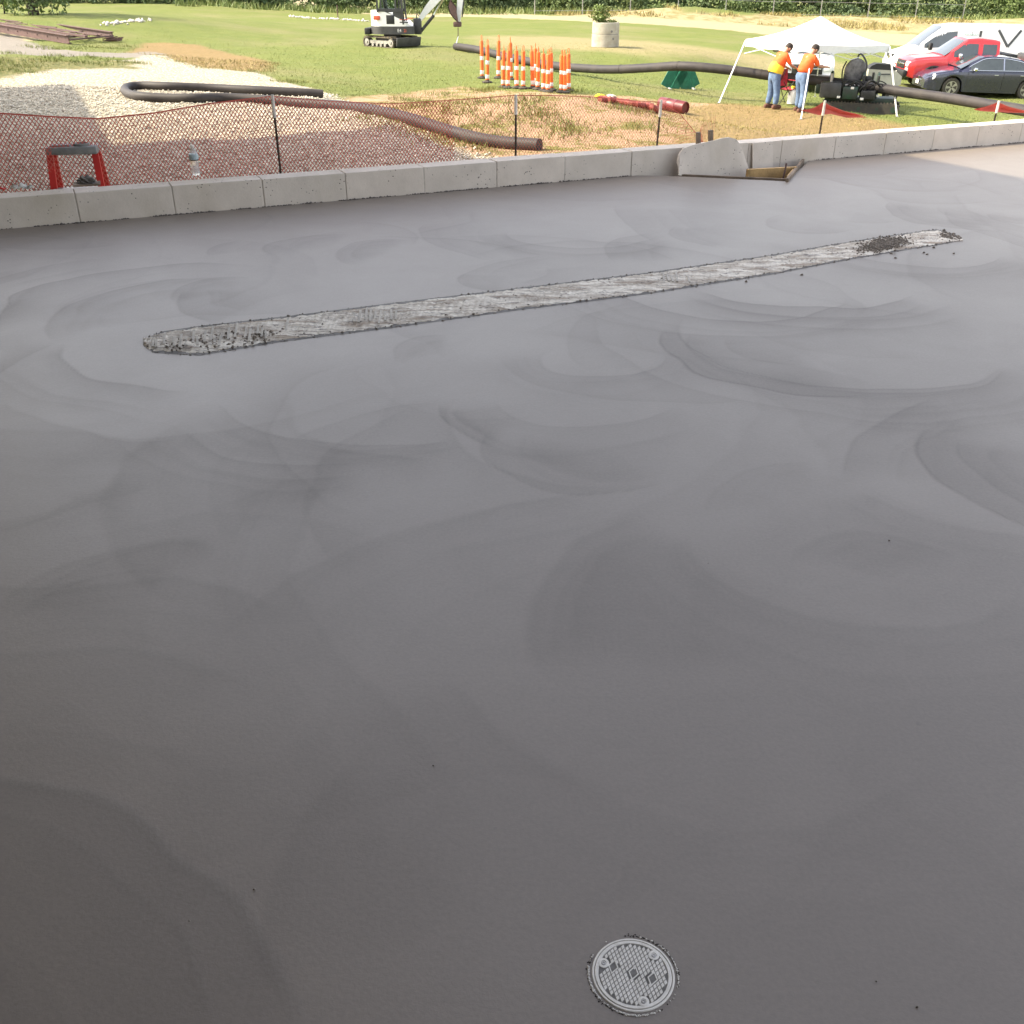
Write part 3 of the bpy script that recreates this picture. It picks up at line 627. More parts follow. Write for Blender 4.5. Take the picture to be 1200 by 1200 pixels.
# soil ramps up against the outer face of the wall
Z = np.where(Tw >= .25, Z + (np.clip(-.35 - Z, 0, 1)) * np.exp(-(Tw - .25) / 1.6), Z)
V = np.stack([X, Y, Z], -1).reshape(-1, 3); ny, nx = X.shape
idx = np.arange(nx * ny).reshape(ny, nx)
F = np.stack([idx[:-1, :-1], idx[:-1, 1:], idx[1:, 1:], idx[1:, :-1]], -1).reshape(-1, 4)
def ground_material():
    n = NT('terrain'); co = n.coord()
    at = lambda k: n.new('ShaderNodeAttribute', attribute_name=k).outputs['Fac']
    e1_ = n.noise(co, 1.3, 5, .6); e2_ = n.noise(co, 7, 5, .65); e3 = n.noise(co, 30, 4, .7); big = n.noise(co, .16, 4, .6)
    en = n.math('ADD', n.math('MULTIPLY', n.math('SUBTRACT', e1_, .5), 1.5), n.math('MULTIPLY', n.math('SUBTRACT', e2_, .5), 1.2))
    def m(k, soft=.18, amp=1.0): return n.maps(n.math('ADD', at(k), n.math('MULTIPLY', en, amp)), -soft, soft, smooth=True)
    grass = n.mix(n.maps(e1_, .35, .68), (.140, .165, .043), (.165, .182, .05))
    grass = n.mix(n.maps(e3, .4, .75, 0, .45), grass, (.11, .15, .03)); grass = n.mix(n.maps(big, .48, .66, 0, .6), grass, (.21, .19, .09))
    mow = n.noise(n.scale(co, (.12, 1.1, 1)), 1, 3); grass = n.mix(n.maps(mow, .45, .7, 0, .35), grass, (.10, .14, .03))
    dirt = n.mix(n.maps(e1_, .4, .6), (.40, .255, .16), (.32, .215, .13)); dirt = n.mix(n.maps(e2_, .5, .68), dirt, (.25, .19, .10))
    dirt = n.mix(n.maps(e3, .5, .7, 0, .55), dirt, (.48, .35, .24))
    gr = n.mix(n.maps(n.math('ADD', n.math('MULTIPLY', e1_, .6), n.math('MULTIPLY', e2_, .4)), .50, .58), dirt, (.17, .16, .045))
    gold = n.mix(n.maps(e2_, .4, .65), (.255, .175, .082), (.20, .145, .06)); gold = n.mix(n.maps(e3, .5, .7, 0, .5), gold, (.19, .15, .04))
    dry = n.mix(n.maps(e2_, .4, .7), (.28, .235, .12), (.20, .19, .08))
    sand = n.mix(n.maps(e2_, .4, .7), (.36, .31, .19), (.30, .26, .15))
    berm = n.mix(n.maps(e1_, .42, .62), (.36, .29, .16), (.20, .18, .075))
    v = n.new('ShaderNodeTexVoronoi'); n.l(co, v.inputs['Vector']); v.inputs['Scale'].default_value = 17
    sx = n.new('ShaderNodeSeparateColor'); n.l(v.outputs['Color'], sx.inputs[0])
    gv = n.mix(sx.outputs[0], (.46, .42, .33), (.66, .60, .49)); gv = n.mix(n.maps(v.outputs['Distance'], .3, .62, 0, .85), gv, (.19, .16, .11))
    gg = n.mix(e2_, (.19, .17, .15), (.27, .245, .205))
    wdy = n.mix(n.maps(e2_, .42, .62), (.085, .10, .03), (.23, .20, .085))
    col = grass
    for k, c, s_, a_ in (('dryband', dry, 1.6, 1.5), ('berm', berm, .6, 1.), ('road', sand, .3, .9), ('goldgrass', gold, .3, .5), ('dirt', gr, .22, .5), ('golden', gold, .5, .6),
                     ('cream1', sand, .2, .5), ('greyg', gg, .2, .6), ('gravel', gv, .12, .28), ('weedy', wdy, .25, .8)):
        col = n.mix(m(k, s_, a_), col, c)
    n.l(col, n.b.inputs['Base Color']); n.b.inputs['Roughness'].default_value = .95; n.b.inputs['Specular IOR Level'].default_value = .2
    n.bump(n.math('ADD', n.math('MULTIPLY', e3, .5), n.math('SUBTRACT', e2_, n.math('MULTIPLY', v.outputs['Distance'], .4))), .8, .05)
    return n.m
M['ground'] = ground_material()
gnd = raw('ground', V, F, M['ground'], smooth=True); tag(gnd, kind='structure')
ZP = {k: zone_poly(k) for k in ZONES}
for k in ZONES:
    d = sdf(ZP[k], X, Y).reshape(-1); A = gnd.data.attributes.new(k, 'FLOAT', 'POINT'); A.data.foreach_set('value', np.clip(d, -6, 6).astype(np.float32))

# ---- loose gravel stones (nobody could count them)
def scatter(N, x0, x1, y0, y1, test):
    x = rng.uniform(x0, x1, N * 3); y = rng.uniform(y0, y1, N * 3); k = test(x, y); return x[k][:N], y[k][:N]
OCT = np.array([(1,0,0),(-1,0,0),(0,1,0),(0,-1,0),(0,0,1),(0,0,-1)], float); OF = np.array([(0,2,4),(2,1,4),(1,3,4),(3,0,4),(2,0,5),(1,2,5),(3,1,5),(0,3,5)])
def stones(name, x, y, r, m, label, cat, kind='stuff', zoff=0):
    N = len(x); z = gz(x, y); tw = (x-W0.x)*WN.x + (y-W0.y)*WN.y; z = z + np.clip(-.35 - z, 0, 1) * np.exp(-(np.maximum(tw, .25) - .25) / 1.6)
    a = rng.uniform(0, 6.28, N); base = OCT[None] * rng.uniform(.55, 1.3, (N, 6, 1)) + rng.normal(0, .15, (N, 6, 3)); base = base * r[:, None, None]
    ca, sa = np.cos(a)[:, None], np.sin(a)[:, None]; bx_, by_ = base[..., 0]*ca - base[..., 1]*sa, base[..., 0]*sa + base[..., 1]*ca
    V = np.stack([bx_ + x[:, None], by_ + y[:, None], base[..., 2]*.75 + (z + r*.3 + zoff)[:, None]], -1).reshape(-1, 3)
    F = (OF[None] + (np.arange(N) * 6)[:, None, None]).reshape(-1, 3)
    return tag(raw(name, V, F, m, n=3), label, cat, kind=kind)
def stone_material():
    n = NT('limestone_gravel'); co = n.coord(); v = n.new('ShaderNodeTexVoronoi'); n.l(co, v.inputs['Vector']); v.inputs['Scale'].default_value = 14
    sx = n.new('ShaderNodeSeparateColor'); n.l(v.outputs['Color'], sx.inputs[0])
    c = n.mix(sx.outputs[0], (.42, .385, .31), (.68, .62, .51)); c = n.mix(n.maps(sx.outputs[1], .75, 1), c, (.24, .20, .15))
    n.l(c, n.b.inputs['Base Color']); n.b.inputs['Roughness'].default_value = .9; return n.m
M['stone'] = stone_material()
tw_ = lambda x, y: (x-W0.x)*WN.x + (y-W0.y)*WN.y
gx, gy = scatter(52000, -19, 2.5, 6, 26, lambda x, y: (sdf(ZP['gravel'], x, y) + rng.normal(0, .12, len(x)) > 0) & (tw_(x, y) > .35))
stones('gravel', gx, gy, rng.uniform(.014, .034, len(gx)), M['stone'], 'pale limestone gravel spread beyond the block wall on the left', 'gravel')
# row of white stones in the lawn
for px0, px1, y0, y1, N, lab in ((122, 172, 28, 25, 60, 'short row of small white stones in the lawn at upper left'), (338, 436, 19.5, 25.5, 120, 'row of small white stones in the lawn left of the excavator')):
    a, b = G(px0, y0), G(px1, y1); u = rng.random(N); x = a.x + (b.x-a.x)*u + rng.normal(0, .15, N); y = a.y + (b.y-a.y)*u + rng.normal(0, .45, N)
    stones('lawn_stones', x, y, rng.uniform(.05, .13, N), M['white_tip'], lab, 'stones')
# ---- grass blades
def blades(name, x, y, h, w, m, label, cat='grass', lean=.5):
    N = len(x); z = gz(x, y); tw = tw_(x, y); z = z + np.clip(-.35 - z, 0, 1) * np.exp(-(np.maximum(tw, .25) - .25) / 1.6) - .01
    a = rng.uniform(0, 6.28, N); lx, ly = rng.normal(0, lean, N) * h, rng.normal(0, lean, N) * h
    dx, dy = np.cos(a) * w, np.sin(a) * w
    V = np.stack([np.stack([x-dx, y-dy, z], -1), np.stack([x+dx, y+dy, z], -1), np.stack([x+lx, y+ly, z+h], -1)], 1).reshape(-1, 3)
    return tag(raw(name, V, np.arange(N*3).reshape(-1, 3), m, n=3), label, cat, kind='stuff')
M['blade'] = mat('grass_blade', (.14, .18, .035), .7, var=.2, sc_=.7, c2=(.20, .20, .05)); M['dryblade'] = mat('dry_blade', (.34, .28, .10), .8, var=.2, sc_=1)
def lawn_test(x, y):
    k = rng.random(len(x)) > np.clip((y - 24) / 30, 0, 1) ** .7
    for z_ in ('gravel', 'greyg', 'cream1', 'dirt', 'road', 'golden', 'goldgrass'): k &= sdf(ZP[z_], x, y) < .1
    return k & (tw_(x, y) > 1)
gx, gy = scatter(90000, -22, 20, 16, 54, lawn_test)
blades('lawn_grass', gx, gy, rng.uniform(.02, .06, len(gx)), .010, M['blade'], 'mown green grass of the lawn beyond the gravel and dirt')
def clumps(cx, cy, n, rad, hmax):
    x = []; y = []
    for a, b in zip(cx, cy): x.append(rng.normal(a, rad, n)); y.append(rng.normal(b, rad, n))
    return np.concatenate(x), np.concatenate(y)
# weed clumps along pipe, dirt mound and gravel edge
cpx = [(0,72),(15,76),(30,78),(45,72),(8,82),(30,85),(60,70),(80,72),(100,74),(120,76),(140,72),(160,74),(40,55),(60,58),(85,57),(110,56),(135,57),(150,55),(10,62),(70,66),(105,67),
 (300,84),(335,97),(345,96),(430,138),(445,140),(460,145),(480,150),(500,152),(515,160),(530,165),(545,165),(560,168),(575,170),(590,165),(480,118),(500,122),(520,128),(540,132),(560,120),(580,140),
 (610,118),(620,124),(628,130),(635,135),(560,106),(566,108),(572,106),(578,104),(668,106),(674,108),(655,150),(665,158),(680,150),(560,150),(470,128),(640,140),(730,128),(745,132),(760,150),(520,110)]
cp_ = [G(x, y) for x, y in cpx]
gx, gy = clumps([p.x for p in cp_], [p.y for p in cp_], 130, .26, .2)
k = tw_(gx, gy) > .3; gx, gy = gx[k], gy[k]
blades('weeds', gx, gy, rng.uniform(.03, .13, len(gx)), .010, M['blade'], 'green weed clumps along the pipe, the dirt mound and the gravel edge', 'weeds', .45)
gx, gy = scatter(26000, -3, 14, 10, 34, lambda x, y: ((sdf(ZP['dirt'], x, y) > 0) | (sdf(ZP['golden'], x, y) > 0)) & (tw_(x, y) > .3))
blades('dry_grass', gx, gy, rng.uniform(.02, .07, len(gx)), .008, M['dryblade'], 'short straw coloured dry grass on the bare dirt beyond the wall')
gx, gy = scatter(9000, -16, -2, 20, 38, lambda x, y: (sdf(ZP['goldgrass'], x, y) > -.3))
blades('dry_grass', gx, gy, rng.uniform(.03, .10, len(gx)), .012, M['dryblade'], 'golden dry grass between the gravel and the green lawn at left')
# ================================================================== BUILDING OVERHEAD (casts the shade)
HR = 6.5
def up(p, h=HR): q = p - LD * ((h - p.z) / (-LD.z)) * 1.0; return q      # back along the light to roof height
def upl(p): k = (HR - p.z) / (-LD.z); return p - LD * k
sE, tE = toST(upl(P(1045, 178.5, 0)))                    # right edge of the roof (runs away from the wall)
sA, tA = toST(upl(G(145, 158))); sB, _ = toST(upl(G(70, 99))); sA = (sA + sB) / 2
sC, tC = toST(upl(G(490, 158)))
_, tW = toST(upl(ST(3, WT + .12, .2)))
HRT = HR - .35
bld = empty('building', ST((sE - 22) / 2, T1 / 2, 0), math.atan2(WD.y, WD.x))
tag(bld, 'large metal roofed building whose open bay covers the wet slab', 'building')
Mi = bld.matrix_basis.inverted()
def slab_box(name, s0, s1, t0, t1, z0, z1, m):
    mb = MB(); q = [ST(s0, t0), ST(s1, t0), ST(s1, t1), ST(s0, t1)]
    mb.add([Vector((p.x, p.y, z0)) for p in q] + [Vector((p.x, p.y, z1)) for p in q], [(3,2,1,0),(4,5,6,7),(0,1,5,4),(1,2,6,5),(2,3,7,6),(3,0,4,7)])
    mb.v = [tuple(Mi @ Vector(v)) for v in mb.v]; return mb.build(name, m, bld)
slab_box('roof', -26, sE, T1 - 1, tW, HRT, HR, M['metal_roof'])
slab_box('roof', -26, sC, tW + .003, (tA + tC) / 2, HRT + .004, HR + .004, M['metal_roof'])
slab_box('roof', -26, sA, (tA + tC) / 2 + .003, 24, HRT + .008, HR + .008, M['metal_roof'])
slab_box('wall', -26, sE + .2, T1 - .25, T1, -.5, HRT - .003, M['metal_roof'])
slab_box('wall', -26, -25.8, T1 + .003, 5, -.5, HRT - .003, M['metal_roof'])
for s in (sE - 8, sE - 16): slab_box('column', s, s + .2, -7.6, -7.4, .002, HRT - .003, M['metal_roof'])

# ================================================================== SAFETY FENCE
TF = WT + .45
fence = empty('safety_fence', ST(0, TF, -.4)); tag(fence, 'orange plastic safety netting strung on rusty stakes behind the block wall', 'fence')
stakes = [(319, 111, 197), (604.5, 111, 180), (775, 117, 168), (967, 118, 152), (1171, 118, 138), (-330, 120, 240), (1400, 118, 130)]
profile = [(-330,122),(-150,133),(0,133),(60,137),(115,139.5),(180,133),(245,122),(319,113),(390,119),(460,122),(540,117),(604,112),(650,112),(700,114),(740,118),(775,120),(798,133),(812,150),(835,180),(900,180),
           (925,150),(936,145),(944,131),(956,127.5),(963,123.5),(967,120),(975,124.5),(992,131),(1014,136),(1022,152),(1080,160),(1135,135),(1148,129.5),(1162,125),(1171,120),(1184,125.5),(1206,131),(1250,137),(1400,120)]
pr = [onT(x, y, TF) for x, y in profile]; ps = np.array([a for a, _ in pr]); pz = np.array([b for _, b in pr])
CW = .029; ncol = int((ps[-1] - ps[0]) / (CW / 2)); nrow = 64; S3_ = onT(836, 160, TF)[0]; _lo = [onT(x, y, TF) for x, y in ((925, 129), (945, 131), (958, 134.5), (972, 133), (990, 137.5), (1018, 137), (1060, 137), (1130, 129), (1210, 133), (1400, 140))]; LS, LZ = [a for a, _ in _lo], [b for _, b in _lo]
def net_pt(i, j, ph=0):
    s = ps[0] + i * CW / 2; zt = float(np.interp(s, ps, pz)); zb = -.62 if s < S3_ else float(np.interp(s, LS, LZ)); H = 1.15 if s < S3_ else .25
    f = j / nrow; z = zb + (zt - zb) * f
    slack = max(0, H - (zt - zb)); wav = .03 + .10 * slack
    t = TF + .02 + wav * math.sin(s * 3.1 + f * 5 + 1.3 * math.sin(s * 1.7)) * (1 - f * .6) * (.35 if f > .96 else 1) + slack * .25 * math.sin(f * 3.1)
    return ST(s, t, z)
V = []; F = []
def ribbon(a, b, w):
    d = (b - a).normalized(); x = d.cross(WN).normalized() * w; k = len(V)
    V.extend([tuple(a - x), tuple(a + x), tuple(b + x), tuple(b - x)]); F.append((k, k+1, k+2, k+3))
fo = Vector(fence.location)
for i in range(0, ncol - 1):
    for j in range(0, nrow):
        if (i + j) % 2: continue
        if ps[0] + i * CW / 2 > S3_ and np.interp(ps[0] + i * CW / 2, ps, pz) < np.interp(ps[0] + i * CW / 2, LS, LZ) + .01: continue
        a = net_pt(i, j) - fo; 
        if j < nrow: wd_ = (.0028 if a.x + fo.x < -.5 else .0012) if ps[0] + i * CW / 2 < S3_ else .0022; ribbon(a, net_pt(i + 1, j + 1) - fo, wd_)
        if i > 0: ribbon(a, net_pt(i - 1, j + 1) - fo, wd_)
for i in range(0, ncol - 2, 2):
    for j in (nrow,):
      if ps[0] + i * CW / 2 < S3_ or np.interp(ps[0] + i * CW / 2, ps, pz) > np.interp(ps[0] + i * CW / 2, LS, LZ) + .01: ribbon(net_pt(i, j) - fo, net_pt(i + 2, j) - fo, .005 if ps[0] + i * CW / 2 < -.5 else .003)
tag(raw('netting', V, F, M['net'], fence), kind='stuff')
for px, yt, yb in stakes:
    s, z = onT(px, yt, TF - .03); s2, z2 = onT(px, yb, TF - .03)
    a = ST(s + (.03 if px > 700 and px < 800 else 0) * 0, TF - .03, z) - fo; lean = -.05 if px in (775, 967, 1171) else 0.0
    b = ST(s + lean, TF - .03, -.8) - fo
    mb = MB(); mb.cyl(b, a + (b - a) * .10, .009, n=8)
    for k in range(26): 
        c = b + (a - b) * (k / 29); mb.cyl(c, c + (a - b).normalized() * .008, .0115, n=8)
    st = mb.build('stake', M['stake'], fence)
    mb = MB(); mb.cyl(a + (b - a) * .11, a, .014, .012, n=10); mb.build('cap', M['white_tip'], st)
# netting bunched on the ground right of the middle stakes
mb = MB()
for k in range(3):
    pts = [G(703, 117 + k) + Vector((0, 0, .03)), G(722, 121 + k) + Vector((0, .1*k, .05)), G(742, 125 + k * 1.5) + Vector((0, 0, .06 + .02*k)), G(758, 129 + k) + Vector((0, .1, .08)), G(772, 134 - k) + Vector((0, 0, .07))]
    mb.tube(spline(pts, 9), [.02 + .035 * abs(math.sin(q * 1.3 + k * 2)) + .012 * random.random() for q in range(37)], 9)
pb = G(735, 124); tag(mb.build('netting_roll', M['net_bundle'], smooth=True, origin=pb), 'spare orange netting bunched on the dirt left of the dark red barrel', 'netting')
for x, y, m, l in ((703, 113, 'yellow', 'crumpled yellow bag at the left end of the bunched netting'), (716, 113.5, 'white_tip', 'crumpled white bag beside the yellow bag')):
    g = G(x, y + 2); bm = bmesh.new(); bmesh.ops.create_icosphere(bm, subdivisions=3, radius=1)
    for v in bm.verts:
        k = 1 + .22 * math.sin(v.co.x * 7 + x) * math.sin(v.co.y * 6) + .15 * math.sin(v.co.z * 11 + v.co.x * 5); v.co = Vector((v.co.x*.13*k, v.co.y*.10*k, v.co.z*.06*k + .05))
    me = bpy.data.meshes.new('bag'); bm.to_mesh(me); bm.free(); me.materials.append(M[m]); o = bpy.data.objects.new('bag', me); COL.objects.link(o); o.location = g; tag(o, l, 'bag')
# dark red barrel lying down
br = empty('barrel', G(789, 133), 0); tag(br, 'dark red plastic barrel lying on its side behind the third fence stake', 'barrel')
a = G(774, 128) - br.location; b = G(803, 134) - br.location; r_ = .155; a.z += r_; b.z += r_
mb = MB(); dd = (b - a); L_ = dd.length; q = dd.to_track_quat('Z', 'Y').to_matrix().to_4x4(); Mt = Matrix.Translation(a) @ q
mb.lathe([(r_*.80, .03), (r_*.80, .0), (r_*.95, .0), (r_, .02), (r_, L_*.3), (r_*1.05, L_*.32), (r_, L_*.34), (r_, L_*.64), (r_*1.05, L_*.66), (r_, L_*.68), (r_, L_ - .02), (r_*.95, L_), (r_*.8, L_), (r_*.8, L_ - .03)], 24, M=Mt)
mb.build('drum', M['barrel'], br, smooth=True)
mb = MB(); mb.lathe([(r_*.79, -.012), (r_*.6, -.03), (.01, -.03)], 20, M=Mt); mb.build('opening', M['black'], br)

# ================================================================== PIPES
RP = .098
def onground(px, r=RP): return [G(x, y) + Vector((0, 0, r - .015)) for x, y in px]
loop = onground([(379, 115), (350, 113), (300, 110.5), (250, 108), (200, 106), (168, 105), (152, 106.5), (147, 110), (152, 115), (165, 118), (195, 120), (230, 120), (265, 119.5), (310, 122), (350, 125.5), (400, 129), (440, 135), (480, 145), (520, 158), (555, 168), (590, 174), (632, 177)])
mb = MB(); ctr = spline(loop, 8); mb.tube(ctr, RP, 18); pipe1 = mb.build('ground_pipe', M['pipe'], smooth=True, origin=G(150, 112))
tag(pipe1, 'black plastic pipe bent in a hairpin on the gravel and running to the wall', 'pipe')
mb = MB(); d_ = (ctr[0] - ctr[1]).normalized(); mb.cyl(ctr[0] - pipe1.location + d_ * .002, ctr[0] - pipe1.location + d_ * .004, RP * .8, n=18); mb.build('bore', M['black'], pipe1)
mb = MB(); d_ = (ctr[-1] - ctr[-2]).normalized(); mb.cyl(ctr[-1] - pipe1.location + d_ * .002, ctr[-1] - pipe1.location + d_ * .004, RP * .8, n=18); mb.build('bore', M['black'], pipe1)
# long fused pipe: pixel, depth along the camera axis
lp = [(534, 57.5, 40.5), (560, 62, 39), (600, 69, 37), (650, 77, 35), (690, 80.5, 33.5), (720, 81.3, 32.5), (760, 79.5, 31.4), (795, 77.5, 30.4), (830, 79.5, 29.9), (870, 84, 29.6), (905, 89, 29.3), (940, 93, 29.1),
      (980, 97, 28.8), (1020, 102, 28.4), (1060, 108, 27.8), (1110, 115, 26.6), (1160, 123, 25.4), (1200, 129.5, 24.4), (1260, 139, 23)]
lpp = [D(*q) for q in lp]
RL = .135
for i, p in enumerate(lpp):
    g = float(gz(p.x, p.y)) + RL
    if p.z < g: p.z = g
ctr = spline(lpp, 10); mb = MB(); mb.tube(ctr, RL, 18)
longp = mb.build('fused_pipe', M['pipe'], smooth=True, origin=G(740, 100)); tag(longp, 'very long black plastic pipe carried off the grass from the excavator to the cars', 'pipe')
mb = MB(); d_ = (ctr[0] - ctr[1]).normalized(); mb.cyl(ctr[0] - longp.location + d_ * .002, ctr[0] - longp.location + d_ * .004, RL * .8, n=18); mb.build('bore', M['black'], longp)
for k in (34, 52, 70, 88, 96): d_ = (ctr[k+1] - ctr[k]).normalized(); mb = MB(); mb.cyl(ctr[k] - longp.location, ctr[k] - longp.location + d_ * .03, RL * 1.06, n=18); mb.build('weld_bead', M['pipe'], longp, smooth=True)
# green pipe stand
g0 = G(797, 104); gs = empty('pipe_stand', g0, R(8)); tag(gs, 'green folding A frame pipe stand under the long pipe', 'stand')
htop = (D(795, 77.5, 30.4).z - RL) - g0.z - .03
for sg in (-1, 1):
    mb = MB(); mb.bar((sg*.05, .0, htop), (sg*.38, 0, .0), .62, .035, up=(0, 1, 0)); mb.build('side_panel', M['green'], gs)
    mb = MB()
    for y in (-.28, 0, .28): mb.bar((sg*.085, y, htop), (sg*.415, y, .0), .035, .03, up=(0, 1, 0))
    mb.build('rib', M['green'], gs)
mb = MB(); mb.cyl((0, -.3, htop), (0, .3, htop), .06, n=14); mb.build('roller', M['steel'], gs, smooth=True)
for x in (-.4, .4): mb = MB(); mb.bar((x, -.3, .02), (x, .3, .02), .05); mb.build('foot', M['cream_metal'], gs)

# ================================================================== ORANGE CHANNELIZER POSTS
def chan():
    r = empty('channelizer_post'); H = 1.02
    mb = MB(); mb.lathe([(.15, 0), (.16, .02), (.15, .04), (.07, .06), (.06, .09)], 8); mb.build('base', M['rubber'], r)
    mb = MB(); mb.lathe([(.060, .06), (.057, .35), (.054, .75), (.053, .97), (.048, 1.01), (.030, 1.025)], 14); mb.build('tube', M['orange'], r, smooth=True)
    for z0 in (.12, .50):
        mb = MB(); rr = .061 - z0 * .009; mb.lathe([(rr, z0), (rr + .002, z0 + .005), (rr, z0 + .10), (rr - .003, z0 + .105)], 14); mb.build('band', M['white_refl'], r, smooth=True)
    mb = MB(); mb.tube([(.02, 0, 1.0), (.025, 0, 1.08), (.022, 0, 1.14), (0, 0, 1.165), (-.022, 0, 1.14), (-.025, 0, 1.08), (-.02, 0, 1.0)], .009, 6); mb.build('handle', M['orange'], r)
    return r
cpos = [(565, 92, 'leftmost orange and white post, standing taller behind its neighbour'), (571, 97, 'second orange and white post, in the left pair with bent yellow top'),
 (584, 92, 'orange and white post at the back left of the second cluster'), (589.5, 103, 'front left orange and white post of the second cluster'), (595, 103.5, 'front right orange and white post of the second cluster'), (599, 94, 'orange and white post at the back right of the second cluster'),
 (605.5, 103.5, 'left orange and white post of the middle pair'), (613, 104, 'right orange and white post of the middle pair'),
 (624.5, 104, 'left orange and white post of the fourth cluster'), (630, 105, 'right orange and white post of the fourth cluster'),
 (637, 107, 'front left orange and white post of the fifth cluster'), (642, 108, 'middle orange and white post of the fifth cluster'), (646, 106, 'right orange and white post of the fifth cluster'),
 (657.5, 108.5, 'front left orange and white post of the rightmost cluster'), (662, 109, 'middle orange and white post of the rightmost cluster'), (666.5, 107, 'right orange and white post of the rightmost cluster'), (627.5, 101, 'rear orange and white post of the fourth cluster')]
c0 = chan()
for i, (x, y, l) in enumerate(cpos):
    c = c0 if i == 0 else copy_tree(c0); g = G(x, y); c.location = g; c.rotation_euler = (random.uniform(-.03, .03), random.uniform(-.02, .045), random.uniform(0, 6))
    k = .92 * (g.y + 2) / 31; c.scale = (1.0, 1.0, max(.9, min(1.12, k))); tag(c, l, 'traffic post', 'orange and white traffic posts')

# ================================================================== CONCRETE RING WITH PLANT
g0 = G(709, 54.5); rg = empty('concrete_ring', g0); tag(rg, 'pale concrete manhole ring standing on the lawn', 'ring')
for z0, z1, rr in ((0, .50, .60), (.515, .96, .59)):
    mb = MB(); mb.lathe([(rr, z0), (rr, z0 + .02), (rr + .005, z0 + .2), (rr, z1 - .02), (rr - .015, z1), (rr - .13, z1), (rr - .13, z0), (rr - .02, z0)], 40); mb.f = mb.f[:-2]; mb.build('ring_section', M['ringc'], rg, smooth=True)
mb = MB()
for a_, z in ((-1.2, .62), (-1.05, .33)): mb.cyl((.585*math.cos(a_), .585*math.sin(a_), z), (.606*math.cos(a_), .606*math.sin(a_), z), .05, n=12)
mb.build('lift_hole', M['covdark'], rg)
def leafcloud(name, m, c, rad, N, size, parent=None, shape=1.0, seed=0):
    r2 = np.random.default_rng(seed); u = r2.normal(0, 1, (N, 3)); u /= np.linalg.norm(u, axis=1)[:, None]
    lob = 1 + .28*np.sin(u[:, 0]*5+seed)*np.sin(u[:, 1]*4+seed*2) + .2*np.sin(u[:, 2]*7+seed); rr = r2.uniform(.25, 1, N) ** .45 * lob
    p = u * rr[:, None] * np.array(rad) + np.array(c)
    keep = np.sin(p[:, 0]*2.6/max(rad[0], .4)*1.5+seed) + np.sin(p[:, 1]*3/max(rad[1], .4)) + np.sin(p[:, 2]*3.4/max(rad[2], .4)+seed) > -1.25; p = p[keep]; N = len(p)
    a = r2.normal(0, 1, (N, 3)); a /= np.linalg.norm(a, axis=1)[:, None]; b = np.cross(a, r2.normal(0, 1, (N, 3))); b /= np.linalg.norm(b, axis=1)[:, None]
    s1 = r2.uniform(.6, 1.3, (N, 1)) * size; s2 = s1 * .55
    V = np.stack([p - a*s1, p - b*s2, p + a*s1, p + b*s2], 1).reshape(-1, 3)
    return raw(name, V, np.arange(N*4).reshape(-1, 4), m, parent)
pl = empty('bushy_weed', g0 + Vector((-.25, 0, .5))); tag(pl, 'bushy yellow green weed growing out of the concrete ring', 'plant')
mb = MB()
for k in range(14): a_ = random.uniform(0, 6.28); mb.tube([(0, 0, 0), (.12*math.cos(a_), .12*math.sin(a_), .5), (random.uniform(.2, .45)*math.cos(a_), .35*math.sin(a_), random.uniform(.7, 1.1))], [.012, .009, .003], 5)
mb.build('stem', M['leaf2'], pl); leafcloud('foliage', M['leaf2'], (0, 0, .78), (.42, .4, .36), 900, .06, pl, seed=3)
leafcloud('foliage', M['leaf2'], (.35, .0, .48), (.35, .3, .09), 200, .05, pl, seed=4)

# ================================================================== THINGS ON AND BEHIND THE WALL
# step ladder
s1, z1 = onT(53, 172, WT + .42); s2, z2 = onT(117, 170, WT + .42); zt = (z1 + z2) / 2 - .01
lc = ST((s1 + s2) / 2, WT + .5, -.62); lad = empty('stepladder', lc, math.atan2(WD.y, WD.x) + R(-14)); tag(lad, 'short stepladder with red legs and grey top tray behind the wall', 'ladder')
hw = (s2 - s1) / 2 * .97; ht = zt - lc.z
mb = MB(); mb.box((0, 0, ht - .025), (hw*2, .16, .055), bev=.012); top = mb.build('top_tray', M['tray'], lad, smooth=True)
mb = MB(); mb.box((-hw*.45, .0, ht + .008), (hw*.75, .10, .012), bev=.004); mb.build('tool_ridge', M['tray'], top)
mb = MB(); mb.lathe([(.055, .0), (.06, .016), (.05, .018), (.045, .006), (.01, .004)], 20, c=(hw*.35, 0, ht + .002)); mb.build('tool_ring', M['tray'], top, smooth=True)
for sg in (-1, 1):
    for fr in (-1, 1):
        mb = MB(); mb.bar((sg*hw*.88, fr*.05, ht - .05), (sg*(hw*1.02 + .02), fr*.26, -.1), .045, .022, up=(0, 1, 0)); tag(mb.build('leg', M['red_fg'], lad))
for k in range(3):
    f = (k + 1) / 4; mb = MB(); mb.box((0, -.05 - .21*f, (ht-.05)*(1-f)), (hw*1.85, .09, .03)); mb.build('step', M['steel'], lad)
